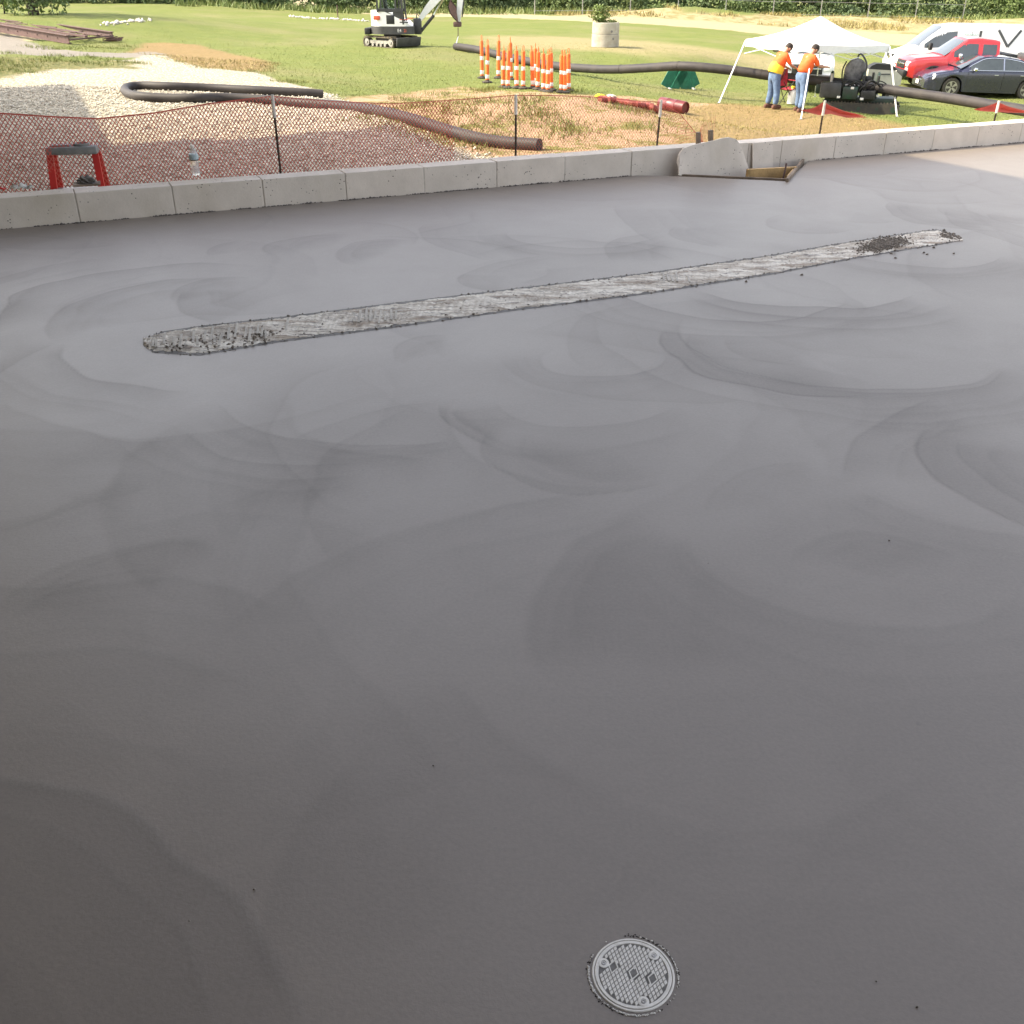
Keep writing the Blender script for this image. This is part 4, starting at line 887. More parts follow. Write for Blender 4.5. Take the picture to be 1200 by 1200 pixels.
# water bottle
bp = D(229, 203, 1); s, _ = toST(P(229, 203, .2)); _, tb = toST(P(229, 203, .2)); b0 = P(230, 205, .2); bo = empty('water_bottle', b0 - Vector((0, 0, .0005))); tag(bo, 'clear plastic water bottle standing on top of the block wall', 'bottle')
gl = NT('clear_plastic'); gl.b.inputs['Base Color'].default_value = (.9, .93, .94, 1); gl.b.inputs['Roughness'].default_value = .12; gl.b.inputs['Transmission Weight'].default_value = .75; gl.b.inputs['IOR'].default_value = 1.25; M['clear'] = gl.m
M['water'] = mat('bottle_water_label', (.42, .52, .56), .4, var=.2, sc_=60)
mb = MB(); mb.lathe([(.026, .001), (.031, .006), (.031, .05), (.029, .06), (.031, .07), (.031, .105), (.033, .112), (.033, .14), (.028, .165), (.015, .188), (.0125, .192), (.0125, .200)], 28); mb.build('body', M['clear'], bo, smooth=True)
mb = MB(); mb.lathe([(.0335, .112), (.0345, .115), (.0345, .148), (.0325, .150)], 28); mb.build('label', M['water'], bo, smooth=True)
mb = MB(); mb.lathe([(.015, .196), (.015, .212), (.013, .214)], 18); mb.build('cap', M['white_tip'], bo, smooth=True)
mb = MB(); mb.lathe([(.0335, .106), (.0342, .108), (.0342, .113), (.0335, .115)], 28); mb.build('ring', M['dark_metal'], bo, smooth=True)
# mortar heap on a scrap board
b0 = P(102, 216.5, .2); mb = MB(); mb.box((0, 0, .006), (.18, .13, .012), bev=.002); o = mb.build('mortar_board', M['old_wood']); o.location = b0; o.rotation_euler = (0, 0, .35); tag(o, 'small dirty board lying on the wall below the ladder', 'board')
V = []; F = []
mb = MB()
bm = bmesh.new(); bmesh.ops.create_icosphere(bm, subdivisions=4, radius=1)
for v in bm.verts:
    k = 1 + .2*math.sin(v.co.x*6+1)*math.sin(v.co.y*7) + .14*math.sin(v.co.z*13 + v.co.x*9) + random.uniform(-.01, .01); v.co = Vector((v.co.x*.062*k, v.co.y*.042*k, max(0, v.co.z)*.045*k))
me = bpy.data.meshes.new('mortar_heap'); bm.to_mesh(me); bm.free(); me.materials.append(M['mortar']); o = bpy.data.objects.new('mortar_heap', me); COL.objects.link(o); o.location = b0 + Vector((0, 0, .0125)); tag(o, 'lumpy heap of grey mortar on the small board on the wall', 'mortar')
# white glove-like cloth and a red scrap
b0 = P(25, 221, .2); bm = bmesh.new(); bmesh.ops.create_grid(bm, x_segments=26, y_segments=16, size=1)
for v in bm.verts:
    x, y = v.co.x, v.co.y; k = max(0, 1 - (x*x + y*y) * .45); v.co = Vector((x*.072 + .008*math.sin(y*7), y*.03 + .009*math.sin(x*5), .004 + .034*k*abs(math.sin(x*4+1)*math.cos(y*3+x*2)) + .004*math.sin(x*15)*k))
g_ = bmesh.ops.extrude_face_region(bm, geom=bm.faces[:]); 
for v in [q for q in g_['geom'] if isinstance(q, bmesh.types.BMVert)]: v.co.z = max(0.0005, v.co.z - .003)
me = bpy.data.meshes.new('cloth'); bm.to_mesh(me); bm.free(); me.shade_smooth(); me.materials.append(M['cloth_white']); o = bpy.data.objects.new('cloth', me); COL.objects.link(o); o.location = b0; o.rotation_euler = (0, 0, .1); tag(o, 'crumpled white cloth lying on the wall at the far left', 'cloth')
b0 = P(3, 223, .2); mb = MB(); mb.tube([(-.05, 0, .008), (-.02, .01, .014), (.01, -.006, .01), (.022, -.014, .006)], [.008, .01, .007, .004], 8); mb.tube([(-.03, .012, .008), (.0, .02, .009), (.018, .018, .005)], [.006, .006, .003], 8)
o = mb.build('red_strap', M['red_fg'], smooth=True); o.location = b0; tag(o, 'scrap of red strap on the wall at the left edge', 'strap')
# ================================================================== RUSTY STEEL FRAMES ON THE LAWN
def frames():
    a0 = D(-60, 13, 37); a1 = G(134, 49)
    A = [ground(G(-70, 16)), G(133, 47)]; B = [G(-70, 26), G(82, 52)]
    o0 = G(60, 40)
    fr = empty('steel_frame', o0); tag(fr, 'low stack of rusty steel beams with cross bars lying at the lawn edge, upper left', 'frame')
    for q, nm in ((A, 0), (B, 1)):
        p0, p1 = q[0] - o0, q[1] - o0; 
        mb = MB(); n = Vector((0, 0, 1))
        mb.bar(p0 + n*.30, p1 + n*.30, .16, .025, up=n); mb.bar(p0 + n*.03, p1 + n*.03, .16, .025, up=n); mb.bar(p0 + n*.165, p1 + n*.165, .022, .245, up=n)
        mb.build('beam', M['rust'], fr)
    for f, dz in ((.33, .12), (.62, .10)):
        p0 = A[0]*(1-f) + B[0]*f - o0; p1 = A[1]*(1-f) + B[1]*f - o0; mb = MB(); mb.bar(p0 + Vector((0, 0, .22)), p1 + Vector((0, 0, .22)), .12, .06); mb.build('rail', M['rust'], fr)
    for k in range(15):
        u = k / 14; p0 = A[0]*(1-u) + A[1]*u - o0; p1 = B[0]*(1-u) + B[1]*u - o0
        mb = MB(); mb.bar(p0 + Vector((0, 0, .16)), p1 + Vector((0, 0, .16)), .09, .06); mb.build('cross_bar', M['rust'], fr)
    for k in range(9):
        u = random.uniform(.4, 1.0); c = (A[0]*(1-u) + A[1]*u)*.5 + (B[0]*(1-u) + B[1]*u)*.5 - o0; d = (A[1] - A[0]).normalized()
        mb = MB(); w = random.uniform(-.4, .4); c = c + Vector((w*d.y*-1, w*d.x, .27)); mb.bar(c - d*random.uniform(.5, 1.2), c + d*random.uniform(.5, 1.0) + Vector((.1, 0, .01)), .07, .03); mb.build('loose_bar', M['rust'], fr)
frames()
mb = MB(); p0 = G(135, 50)
for k in range(10): a = G(124 + random.uniform(0, 12), 47 + random.uniform(0, 4)); mb.bar(a + Vector((-.2, 0, .05)), a + Vector((random.uniform(.1, .5), random.uniform(-.2, .2), .05 + random.random()*.1)), .06, .04)
tag(mb.build('scrap_heap', M['rust'], origin=p0), 'small heap of rusty scrap at the right end of the steel beams', 'scrap')
# ================================================================== VEHICLES
def lerp_tab(tab, x):
    xs_ = [t[0] for t in tab]; return [float(np.interp(x, xs_, [t[k] for t in tab])) for k in range(1, len(tab[0]))]
def vehicle(name, label, cat, loc, rz, tab, wheels, wr, ww, paint, windows, windshield, rear, rim_m, extra=None, wheel_y=None):
    """tab rows: x, z_bottom, z_belt, z_top, half width at belt, half width at roof (x grows towards the nose)"""
    v = empty(name, loc, rz); tag(v, label, cat)
    xmin, xmax = tab[0][0], tab[-1][0]; X_ = sorted(set(list(np.arange(xmin, xmax, .07)) + [t[0] for t in tab]))
    rows = []
    def yside(x, z):
        zb, zw, zt, hw_, ht_ = lerp_tab(tab, x)
        if z <= zw or zt - zw < .06: return hw_
        f = min(1, (z - zw) / max(.05, zt - .04 - zw)); return hw_ * .975 + (ht_ - hw_ * .975) * f
    for x in X_:
        zb, zw, zt, hw_, ht_ = lerp_tab(tab, x); lo = zb
        for wx in wheels:
            d = abs(x - wx); ra = wr * 1.16
            if d < ra: lo = max(lo, wr + math.sqrt(ra*ra - d*d))
        lo = min(lo, zw - .06); zm = (lo + zw) / 2
        half = [(0, lo), (hw_*.9, lo), (hw_*.985, lo + .015), (hw_*1.0, zm), (hw_*.998, zw - .10 if zw-.10 > zm else zm+.01), (hw_*.975, zw), (ht_ + (hw_*.975-ht_)*.08, max(zw+.005, zt - .07)), (ht_*.93, max(zw+.008, zt - .015)), (ht_*.6, max(zw + .01, zt)), (0, max(zw+.012, zt + .012))]
        ring = [(x, -y, z) for y, z in half] + [(x, y, z) for y, z in reversed(half[:-1])]
        rows.append(ring)
    mb = MB(); mb.grid(rows); m_ = len(rows[0])
    mb.f.append(tuple(range(m_))); mb.f.append(tuple((len(rows)-1)*m_ + i for i in range(m_)))
    body = mb.build('body', paint, v, smooth=True, ang=28)
    # glass
    for x0, x1, zl, zh in windows:           # zl/zh: tables x -> z
        for sg in (-1, 1):
            r0 = []; r1 = []; r2 = []
            for k in range(13):
                x = x0 + (x1-x0)*k/12; a_ = float(np.interp(x, [q[0] for q in zl], [q[1] for q in zl])); b_ = float(np.interp(x, [q[0] for q in zh], [q[1] for q in zh]))
                r0.append((x, sg*(yside(x, a_)+.006), a_)); r1.append((x, sg*(yside(x, (a_+b_)/2)+.010), (a_+b_)/2)); r2.append((x, sg*(yside(x, b_)+.006), b_))
            mb = MB(); mb.grid([r0, r1, r2]); mb.build('window', M['glass'], v, smooth=True)
    for nm, (xb, xt) in (('windshield', windshield), ('rear_window', rear)):
        if xb is None: continue
        rows = []
        for k in range(9):
            f = k/8; x = xb + (xt-xb)*f; zb, zw, zt, hw_, ht_ = lerp_tab(tab, x); w_ = (ht_*.90 if zt-zw > .3 else (hw_*.86*(1-f)+ht_*.9*f)); r = []
            for j in range(9):
                y = -w_ + 2*w_*j/8; r.append((x + (.015 if xb > xt else -.015), y, zt + .02 - .035*(abs(y)/w_)**3))
            rows.append(r)
        mb = MB(); mb.grid(rows); mb.build(nm, M['glass'], v, smooth=True)
    for wx in wheels:
        for sg in (-1, 1):
            hw_ = lerp_tab(tab, wx)[3] if wheel_y is None else wheel_y; yo = sg*(hw_-.015); yi = sg*(hw_-ww)
            we = empty('wheel', (wx, 0, wr)); we.parent = v
            Mt = Matrix.Translation((0, yi, 0)) @ Matrix.Rotation(R(-90)*sg, 4, 'X'); W = abs(yo-yi)
            mb = MB(); mb.lathe([(wr*.62, W-.01), (wr*.7, W), (wr*.93, W-.005), (wr, W-.04), (wr, .04), (wr*.93, 0), (wr*.6, 0)], 30, M=Mt); mb.build('tyre', M['rubber'], we, smooth=True)
            mb = MB(); mb.lathe([(wr*.62, W-.03), (wr*.58, W-.06), (wr*.2, W-.07), (wr*.01, W-.07)], 24, M=Mt); mb.build('hub', M['dark_metal'], we, smooth=True); mb = MB(); mb.lathe([(wr*.66, W-.004), (wr*.60, W-.004), (wr*.60, W-.02), (wr*.66, W-.02)], 24, M=Mt); mb.f = mb.f[:-2]
            for s_ in range(5):
                t = 2*math.pi*s_/5
                for dt in (-.12, .12):
                    a_ = Mt @ Vector((wr*.1*math.cos(t), wr*.1*math.sin(t), W-.022)); b_ = Mt @ Vector((wr*.60*math.cos(t+dt), wr*.60*math.sin(t+dt), W-.018)); mb.bar(a_, b_, .05, .03, up=(0, 1, 0))
            mb.build('rim', rim_m, we, smooth=True)
    return v, body, yside
def vbox(v, name, m, c, d, rot=None, bev=.01): mb = MB(); mb.box(c, d, rot, bev=bev); return mb.build(name, m, v, smooth=True)
RZ = R(180 - 2)
# ---- dark navy sedan
gf = G(1114, 115); loc = ground(Vector((gf.x + 1.42, gf.y + .92, 0)))
def nose_down(v): # sits on its slope
    dx = .4; zx = (float(gz(v.location.x+2, v.location.y)) - float(gz(v.location.x-2, v.location.y))) / 4; zy = (float(gz(v.location.x, v.location.y+1)) - float(gz(v.location.x, v.location.y-1))) / 2
    n = Vector((-zx, -zy, 1)).normalized(); q = Vector((0, 0, 1)).rotation_difference(n); e = (q.to_matrix() @ Matrix.Rotation(v.rotation_euler.z, 3, 'Z')).to_euler(); v.rotation_euler = e
tab = [(-2.42,.34,.86,.90,.66,.55),(-2.36,.24,.90,.96,.78,.66),(-2.1,.22,.96,1.05,.86,.70),(-1.75,.20,.965,1.10,.89,.64),(-1.1,.19,.96,1.36,.90,.60),(-.6,.18,.95,1.43,.90,.60),(0,.18,.93,1.455,.90,.60),(.35,.18,.92,1.42,.90,.61),(.85,.18,.90,1.18,.90,.66),(1.22,.18,.885,.985,.90,.72),(1.6,.18,.83,.90,.89,.72),(2.0,.20,.76,.82,.86,.68),(2.3,.22,.66,.72,.78,.62),(2.42,.26,.56,.60,.70,.56)]
zl = [(-1.7,1.0),(-1.3,.99),(.9,.95)]; zh = [(-1.7,1.02),(-1.45,1.14),(-1.1,1.29),(-.6,1.365),(0,1.385),(.35,1.34),(.75,1.13),(.95,1.0)]
v, body, ys = vehicle('sedan', 'dark navy sedan with chrome window trim parked nearest the long pipe', 'car', loc, RZ, tab, (-1.43, 1.42), .335, .22, M['navy_paint'],
    [(-1.58, -.45, zl, zh), (-.37, .82, zl, zh)], (1.18, .42), (-1.85, -1.12), M['steel'])
for sg in (-1, 1):
    for z_t in (zh, zl):
        mb = MB(); pts = [(x, sg*(ys(x, float(np.interp(x, [q[0] for q in z_t], [q[1] for q in z_t]))) + .012), float(np.interp(x, [q[0] for q in z_t], [q[1] for q in z_t]))) for x in np.linspace(-1.62, .88, 22)]
        mb.tube(pts, .014, 6); mb.build('window_trim', M['chrome'], v, smooth=True)
    mb = MB(); mb.bar((-.41, sg*(ys(-.41, 1.0)+.012), .99), (-.41, sg*(ys(-.41, 1.37)+.012), 1.37), .05, .012, up=(0, 1, 0)); mb.build('door_pillar', M['chrome'], v)
    vbox(v, 'mirror', M['chrome'], (.72, sg*1.0, 1.0), (.12, .20, .13), bev=.04)
    mb = MB(); mb.lathe([(.10,-.05),(.135,0),(.11,.03),(.05,.05),(.005,.055)], 16, M=Matrix.Translation((2.13, sg*.63, .66)) @ Matrix.Rotation(R(58), 4, 'Y') @ Matrix.Scale(1.9, 4, (0, 1, 0))); mb.build('headlight', M['lamp'], v, smooth=True)
    vbox(v, 'door_handle', M['chrome'], (-.15, sg*.912, .82), (.16, .02, .025)); vbox(v, 'door_handle', M['chrome'], (-1.12, sg*.915, .83), (.16, .02, .025))
    vbox(v, 'tail_light', M['red_paint'], (-2.37, sg*.62, .82), (.08, .26, .14), bev=.03)
    for x in (.92, -.42, -1.3): mb = MB(); mb.bar((x, sg*.906, .34), (x - .02, sg*.906, .90), .008, .006, up=(0, 1, 0)); mb.build('door_seam', M['black'], v)
vbox(v, 'grille', M['black'], (2.37, 0, .52), (.10, .72, .16), bev=.03); vbox(v, 'grille_bar', M['chrome'], (2.425, 0, .52), (.03, .70, .025)); vbox(v, 'emblem', M['chrome'], (2.44, 0, .60), (.02, .12, .05), bev=.01)
vbox(v, 'lower_intake', M['black'], (2.38, 0, .31), (.10, .9, .10), bev=.03); vbox(v, 'number_plate', M['white_refl'], (2.445, -.05, .42), (.015, .32, .15), bev=.004)
nose_down(v)
# ---- red pickup
gf = D(1092, 104.5, 38.9); loc = ground(Vector((gf.x + 1.8, gf.y + .95, 0)))
tab = [(-2.9,.55,1.12,1.16,.90,.86),(-2.85,.42,1.14,1.18,.97,.90),(-2.0,.40,1.16,1.19,.98,.92),(-.60,.38,1.17,1.20,.98,.92),(-.55,.36,1.17,1.86,.98,.72),(-.2,.34,1.17,1.91,.98,.72),(.3,.33,1.16,1.93,.98,.72),(.72,.33,1.15,1.88,.98,.74),(1.2,.33,1.14,1.50,.98,.80),(1.55,.33,1.13,1.24,.98,.84),(2.1,.34,1.10,1.19,.97,.82),(2.6,.38,1.03,1.11,.95,.80),(2.82,.44,.92,.98,.90,.76),(2.86,.48,.86,.92,.86,.74)]
zl = [(-1,1.24),(1.4,1.22)]; zh = [(-1,1.72),(-.6,1.78),(.3,1.80),(.75,1.75),(1.25,1.36),(1.4,1.25)]
v, body, ys = vehicle('pickup_truck', 'bright red pickup truck parked between the white van and the dark sedan', 'pickup truck', loc, RZ, tab, (-1.85, 1.85), .39, .26, M['red_paint'],
    [(-.44, .10, zl, zh), (.28, 1.18, zl, zh)], (1.52, .80), (None, None), M['steel'])
for sg in (-1, 1):
    vbox(v, 'mirror', M['chrome'], (1.02, sg*1.12, 1.28), (.12, .22, .2), bev=.04)
    vbox(v, 'headlight', M['lamp'], (2.80, sg*.70, .88), (.16, .34, .20), bev=.05); vbox(v, 'turn_lamp', M['white_refl'], (2.84, sg*.76, .68), (.10, .24, .14), bev=.03)
    for x in (1.35, .19, -.52): mb = MB(); mb.bar((x, sg*.985, .45), (x, sg*.985, 1.16), .008, .006, up=(0, 1, 0)); mb.build('door_seam', M['black'], v)
    for wx in (-1.85, 1.85):
        mb = MB(); mb.tube([(wx + .47*math.cos(t), sg*.985, .39 + .47*math.sin(t)) for t in np.linspace(0, math.pi, 15)], .035, 8); mb.build('fender_flare', M['black'], v, smooth=True)
    vbox(v, 'door_handle', M['black'], (.05, sg*.99, 1.02), (.18, .03, .04))
vbox(v, 'grille', M['black'], (2.85, 0, .84), (.08, .98, .30), bev=.03); vbox(v, 'grille_bar', M['chrome'], (2.90, 0, .86), (.03, .98, .05))
vbox(v, 'emblem', M['chrome'], (2.92, 0, .86), (.02, .20, .08), bev=.02); vbox(v, 'bumper', M['black'], (2.93, 0, .54), (.18, 1.86, .26), bev=.06); vbox(v, 'number_plate', M['white_refl'], (3.03, 0, .55), (.015, .32, .15), bev=.004)
vbox(v, 'toolbox', M['black'], (-.98, 0, 1.31), (.60, 1.78, .22), bev=.02); vbox(v, 'bed_load', M['dark_metal'], (-2.35, 0, 1.28), (.9, 1.5, .30), bev=.1)
nose_down(v)
# ---- white high van
gf = D(1070, 100, 43); loc = ground(Vector((gf.x + 2.0, gf.y + 1.0, 0)))
tab = [(-2.9,.42,1.2,2.10,.96,.80),(-2.85,.34,1.22,2.20,1.0,.84),(-1.5,.30,1.24,2.25,1.01,.84),(.4,.30,1.24,2.25,1.01,.84),(.95,.30,1.22,2.18,1.01,.82),(1.5,.30,1.2,1.78,1.0,.82),(1.98,.30,1.17,1.36,.99,.84),(2.3,.32,1.13,1.24,.97,.84),(2.72,.36,1.0,1.12,.92,.80),(2.88,.42,.80,.90,.86,.74)]
zl = [(.4,1.36),(1.9,1.28)]; zh = [(.4,1.95),(.9,1.92),(1.35,1.72),(1.85,1.36)]
v, body, ys = vehicle('cargo_van', 'white high roofed cargo van with a dark V mark on its side', 'van', loc, RZ, tab, (-1.75, 1.95), .37, .25, M['white_paint'],
    [(.42, 1.74, zl, zh)], (1.96, 1.02), (None, None), M['steel'])
for sg in (-1, 1):
    vbox(v, 'mirror', M['black'], (1.55, sg*1.13, 1.36), (.14, .22, .28), bev=.04)
    vbox(v, 'headlight', M['lamp'], (2.74, sg*.70, .92), (.22, .26, .26), bev=.06)
    for (xa, za), (xb, zb_) in (((-1.30, 2.02), (-1.78, 1.38)), ((-2.26, 2.02), (-1.78, 1.38))):
        mb = MB(); ya, yb = ys(xa, za) + .012, ys(xb, zb_) + .012; mb.bar((xa, sg*ya, za), (xb, sg*yb, zb_), .10, .012, up=(0, 1, 0)); mb.build('v_mark', M['vdark'], v)
    mb = MB(); mb.bar((-.55, sg*(ys(-.55, 1.75)+.012), 1.98), (-.55, sg*(ys(-.55, 1.7)+.012), 1.62), .10, .012, up=(0, 1, 0)); mb.build('dark_mark', M['vdark'], v)
    mb = MB()
    for k in range(11):
        x = .08 - k*.052; hgt = (.05, .035, .06, .03)[k % 4]; mb.bar((x, sg*(ys(x, 1.82)+.010), 1.80), (x, sg*(ys(x, 1.82+hgt)+.010), 1.80+hgt), .03, .006, up=(0, 1, 0))
    tag(mb.build('small_lettering', M['palegreen'], v), kind='stuff')
    mb = MB(); mb.bar((-.2, sg*(ys(-.2,1.2)+.005), .5), (-.2, sg*(ys(-.2, 1.9)+.005), 1.95), .01, .006, up=(0, 1, 0)); mb.build('door_seam', M['black'], v)
vbox(v, 'grille', M['black'], (2.83, 0, .90), (.10, .9, .26), bev=.03); vbox(v, 'grille_bar', M['chrome'], (2.885, 0, .92), (.03, .5, .05)); vbox(v, 'emblem', M['chrome'], (2.90, 0, .92), (.02, .16, .14), bev=.03); vbox(v, 'bumper', M['black'], (2.86, 0, .50), (.16, 1.8, .22), bev=.06)
nose_down(v)
# ---- white pickup facing the camera behind the canopy
loc = ground(D(943, 99, 39.0)); tab2 = [(-2.9,.55,1.12,1.16,.90,.86),(-2.85,.42,1.14,1.18,.97,.90),(-.98,.38,1.17,1.20,.98,.92),(-.93,.36,1.17,1.86,.98,.74),(.3,.33,1.16,1.93,.98,.74),(.72,.33,1.15,1.90,.98,.76),(1.2,.33,1.14,1.52,.98,.82),(1.45,.33,1.13,1.26,.98,.84),(2.1,.34,1.12,1.24,.98,.84),(2.6,.38,1.08,1.18,.97,.84),(2.82,.44,1.00,1.08,.94,.82),(2.86,.48,.92,.98,.92,.80)]
v, body, ys = vehicle('pickup_truck', 'white pickup truck facing the camera, seen under the canopy behind the two people', 'pickup truck', loc, R(-105), tab2, (-1.85, 1.85), .40, .26, M['white_paint'],
    [(-.80, -.16, [(-1,1.24),(1.4,1.22)], [(-1,1.72),(.75,1.75),(1.4,1.25)]), (.02, 1.15, [(-1,1.24),(1.4,1.22)], [(-1,1.72),(.3,1.8),(.75,1.75),(1.4,1.25)])], (1.44, .80), (None, None), M['steel'])
for sg in (-1, 1):
    vbox(v, 'mirror', M['black'], (1.0, sg*1.22, 1.42), (.14, .26, .26), bev=.04); vbox(v, 'headlight', M['lamp'], (2.84, sg*.74, .88), (.12, .32, .22), bev=.04)
vbox(v, 'grille', M['black'], (2.86, 0, .84), (.10, 1.10, .34), bev=.03); vbox(v, 'grille_bar', M['chrome'], (2.93, 0, .86), (.03, 1.0, .04)); vbox(v, 'bumper', M['decal_orange'], (2.95, .45, .58), (.10, .7, .1), bev=.03)
vbox(v, 'bumper', M['dark_metal'], (2.93, 0, .54), (.14, 1.9, .24), bev=.06)

# ================================================================== MINI EXCAVATOR
ex = empty('mini_excavator', G(463, 55), R(-3)); tag(ex, 'small white tracked excavator on the lawn holding the pipe end', 'excavator')
def track(cx, cy, rot):
    t = empty('track', (cx, cy, 0), rot); t.parent = ex; Ln, r = .78, .21; w = .15
    prof = [(Ln*1.0 + r*math.cos(a_), r + r*math.sin(a_)) for a_ in np.linspace(-math.pi/2, math.pi/2, 12)] + [(-Ln + r*math.cos(a_), r + r*math.sin(a_)) for a_ in np.linspace(math.pi/2, 3*math.pi/2, 12)]
    mb = MB(); n = len(prof); inn = [(x*.965, r + (z - r)*.80) for x, z in prof]; vs = []
    for y in (-w, w): vs += [(x, y, z) for x, z in prof] + [(x, y, z) for x, z in inn]
    fs = []
    for i in range(n): j = (i+1) % n; fs += [(i, j, 2*n+j, 2*n+i), (n+i, 3*n+i, 3*n+j, n+j), (i, n+i, n+j, j), (2*n+i, 2*n+j, 3*n+j, 3*n+i)]
    mb.add(vs, fs); tot = 44; P_ = [Vector((x, 0, z)) for x, z in prof] + [Vector((prof[0][0], 0, prof[0][1]))]
    L = [0]
    for i in range(len(P_)-1): L.append(L[-1] + (P_[i+1]-P_[i]).length)
    mb.build('belt', M['track'], t)
    mb = MB()
    for k in range(tot):
        s = L[-1]*k/tot; i = max(q for q in range(len(L)-1) if L[q] <= s + 1e-9); p = P_[i].lerp(P_[i+1], (s-L[i])/(L[i+1]-L[i]+1e-9)); d = (P_[i+1]-P_[i]).normalized(); nn = Vector((d.z, 0, -d.x)); mb.bar(p + Vector((0, -w, 0)) + nn*.012, p + Vector((0, w, 0)) + nn*.012, .03, .035, up=nn)
    tag(mb.build('track_lug', M['track'], t), kind='stuff')
    mb = MB()
    for x, rr, z in ((Ln, .15, r), (-Ln, .15, r)): mb.cyl((x, -w*.8, z), (x, w*.8, z), rr, n=16); mb.cyl((x, -w*1.02, z), (x, w*1.02, z), .06, n=12)
    for x in (-.4, -.13, .13, .4): mb.cyl((x, -w*.8, .11), (x, w*.8, .11), .07, n=12)
    mb.box((0, 0, .22), (1.2, .16, .12)); tag(mb.build('roller_set', M['steel'], t, smooth=True), kind='stuff')
    return t
A_ = R(-40)
for sg in (-1, 1): track(-.15 - sg*.60*math.sin(A_), sg*.60*math.cos(A_), A_)
mb = MB(); mb.box((-.15, 0, .30), (1.0, .9, .16), Matrix.Rotation(A_, 3, 'Z'), bev=.03); mb.cyl((-.1, 0, .36), (-.1, 0, .52), .36, n=24); mb.build('undercarriage', M['dark_metal'], ex, smooth=True)
Rb = Matrix.Rotation(A_, 3, 'Z'); mb = MB(); c = Rb @ Vector((1.12, 0, .24)); mb.box(Vector((-.15, 0, 0)) + c, (.05, 1.35, .34), Rb @ Matrix.Rotation(R(12), 3, 'Y'), bev=.01)
for y in (-.35, .35): a_ = Vector((-.15, 0, .28)) + Rb @ Vector((.35, y, 0)); b_ = Vector((-.15, 0, .24)) + Rb @ Vector((1.1, y, 0)); mb.bar(a_, b_, .07, .10)
tag(mb.build('dozer_blade', M['dark_metal'], ex, smooth=True), kind='stuff')
# upper body
def plan(x0, x1, hw, rb, n=10):    # rounded rear outline
    pts = [(x1, -hw*.75), (x1, hw*.75), (x1 - .25, hw)]
    for a_ in np.linspace(math.pi/2, 3*math.pi/2, n): pts.append((x0 + rb + rb*math.cos(a_), hw*math.sin(a_)))
    pts.append((x1 - .25, -hw)); return pts
def extr(mb, pl_, z0, z1f):
    n = len(pl_); mb.add([(x, y, z0) for x, y in pl_] + [(x, y, z1f(x)) for x, y in pl_], [tuple(range(n)), tuple(range(n, 2*n))] + [(i, (i+1) % n, n+(i+1) % n, n+i) for i in range(n)])
mb = MB(); extr(mb, plan(-.98, .92, .76, .62), .52, lambda x: .82); mb.build('lower_band', M['dark_metal'], ex, smooth=True)
mb = MB(); extr(mb, plan(-.96, .86, .755, .62), .825, lambda x: 1.42 if x < -.35 else 1.42 - (x + .35)**1.6 * .44); ob = mb.build('engine_cover', M['cream_metal'], ex, smooth=True)
for sg in (-1, 1):
    vbox(ob, 'side_vent', M['black'], (-.02, sg*.757, 1.08), (.34, .012, .34)); vbox(ob, 'orange_stripe', M['decal_orange'], (-.60, sg*.72, 1.15), (.28, .10, .16), bev=.02)
    vbox(ob, 'thin_stripe', M['decal_orange'], (.55, sg*.750, 1.08), (.40, .012, .03)); vbox(ob, 'thin_stripe', M['vdark'], (.55, sg*.752, .98), (.36, .012, .05))
vbox(ex, 'rear_bumper', M['black'], (-1.1, .1, .62), (.24, 1.0, .26), bev=.04)
def text(s, size, loc, rot, m, parent, ext=.003):
    cu = bpy.data.curves.new('lettering', 'FONT'); cu.body = s; cu.size = size; cu.extrude = ext; cu.align_x = 'CENTER'; o = bpy.data.objects.new('lettering', cu)
    me = bpy.data.meshes.new_from_object(o); bpy.data.objects.remove(o); me.materials.clear(); me.materials.append(m); o = bpy.data.objects.new('lettering', me); COL.objects.link(o); o.parent = parent; o.location = loc; o.rotation_euler = rot; return o
text('E4', .17, (.34, -.765, .61), (R(90), 0, 0), M['white_refl'], ex); text('2i', .17, (.58, -.765, .61), (R(90), 0, 0), M['decal_orange'], ex)
# cab
cx0, cx1, cy0, cy1, zt = -.55, .52, -.74, .22, 2.44
for nm, pts in (('cab_post', [(cx0, cy0), (cx0, cy1), (cx1, cy0), (cx1, cy1), (.22, cy0), (.22, cy1)]),):
    for x, y in pts:
        zb_ = .9 if x > .3 else 1.36
        mb = MB(); mb.bar((x, y, zb_), (x - (.10 if x > .3 else 0), y, zt), .065, .065); mb.build('cab_post', M['dark_metal'], ex)
for z in (1.44,): 
    for y in (cy0, cy1): mb = MB(); mb.bar((cx0, y, z), (cx1 - .03, y, z - .02), .05, .12); mb.build('cab_sill', M['dark_metal'], ex)
mb = MB(); mb.add([(.1, cy0-.005, 1.42), (cx1+.02, cy0-.005, 1.42), (cx1+.02, cy0-.005, .86), (.62, cy0-.005, .86), (.1, cy0-.005, 1.24), (.1, cy0+.03, 1.42), (cx1+.02, cy0+.03, 1.42), (cx1+.02, cy0+.03, .86), (.62, cy0+.03, .86), (.1, cy0+.03, 1.24)],
    [(0,1,2,3,4), (9,8,7,6,5), (0,5,6,1), (1,6,7,2), (2,7,8,3), (3,8,9,4), (4,9,5,0)]); mb.build('door_panel', M['dark_metal'], ex)
vbox(ex, 'cab_roof', M['cream_metal'], ((cx0+cx1)/2 - .04, (cy0+cy1)/2, zt + .04), (1.2, 1.05, .10), bev=.04)
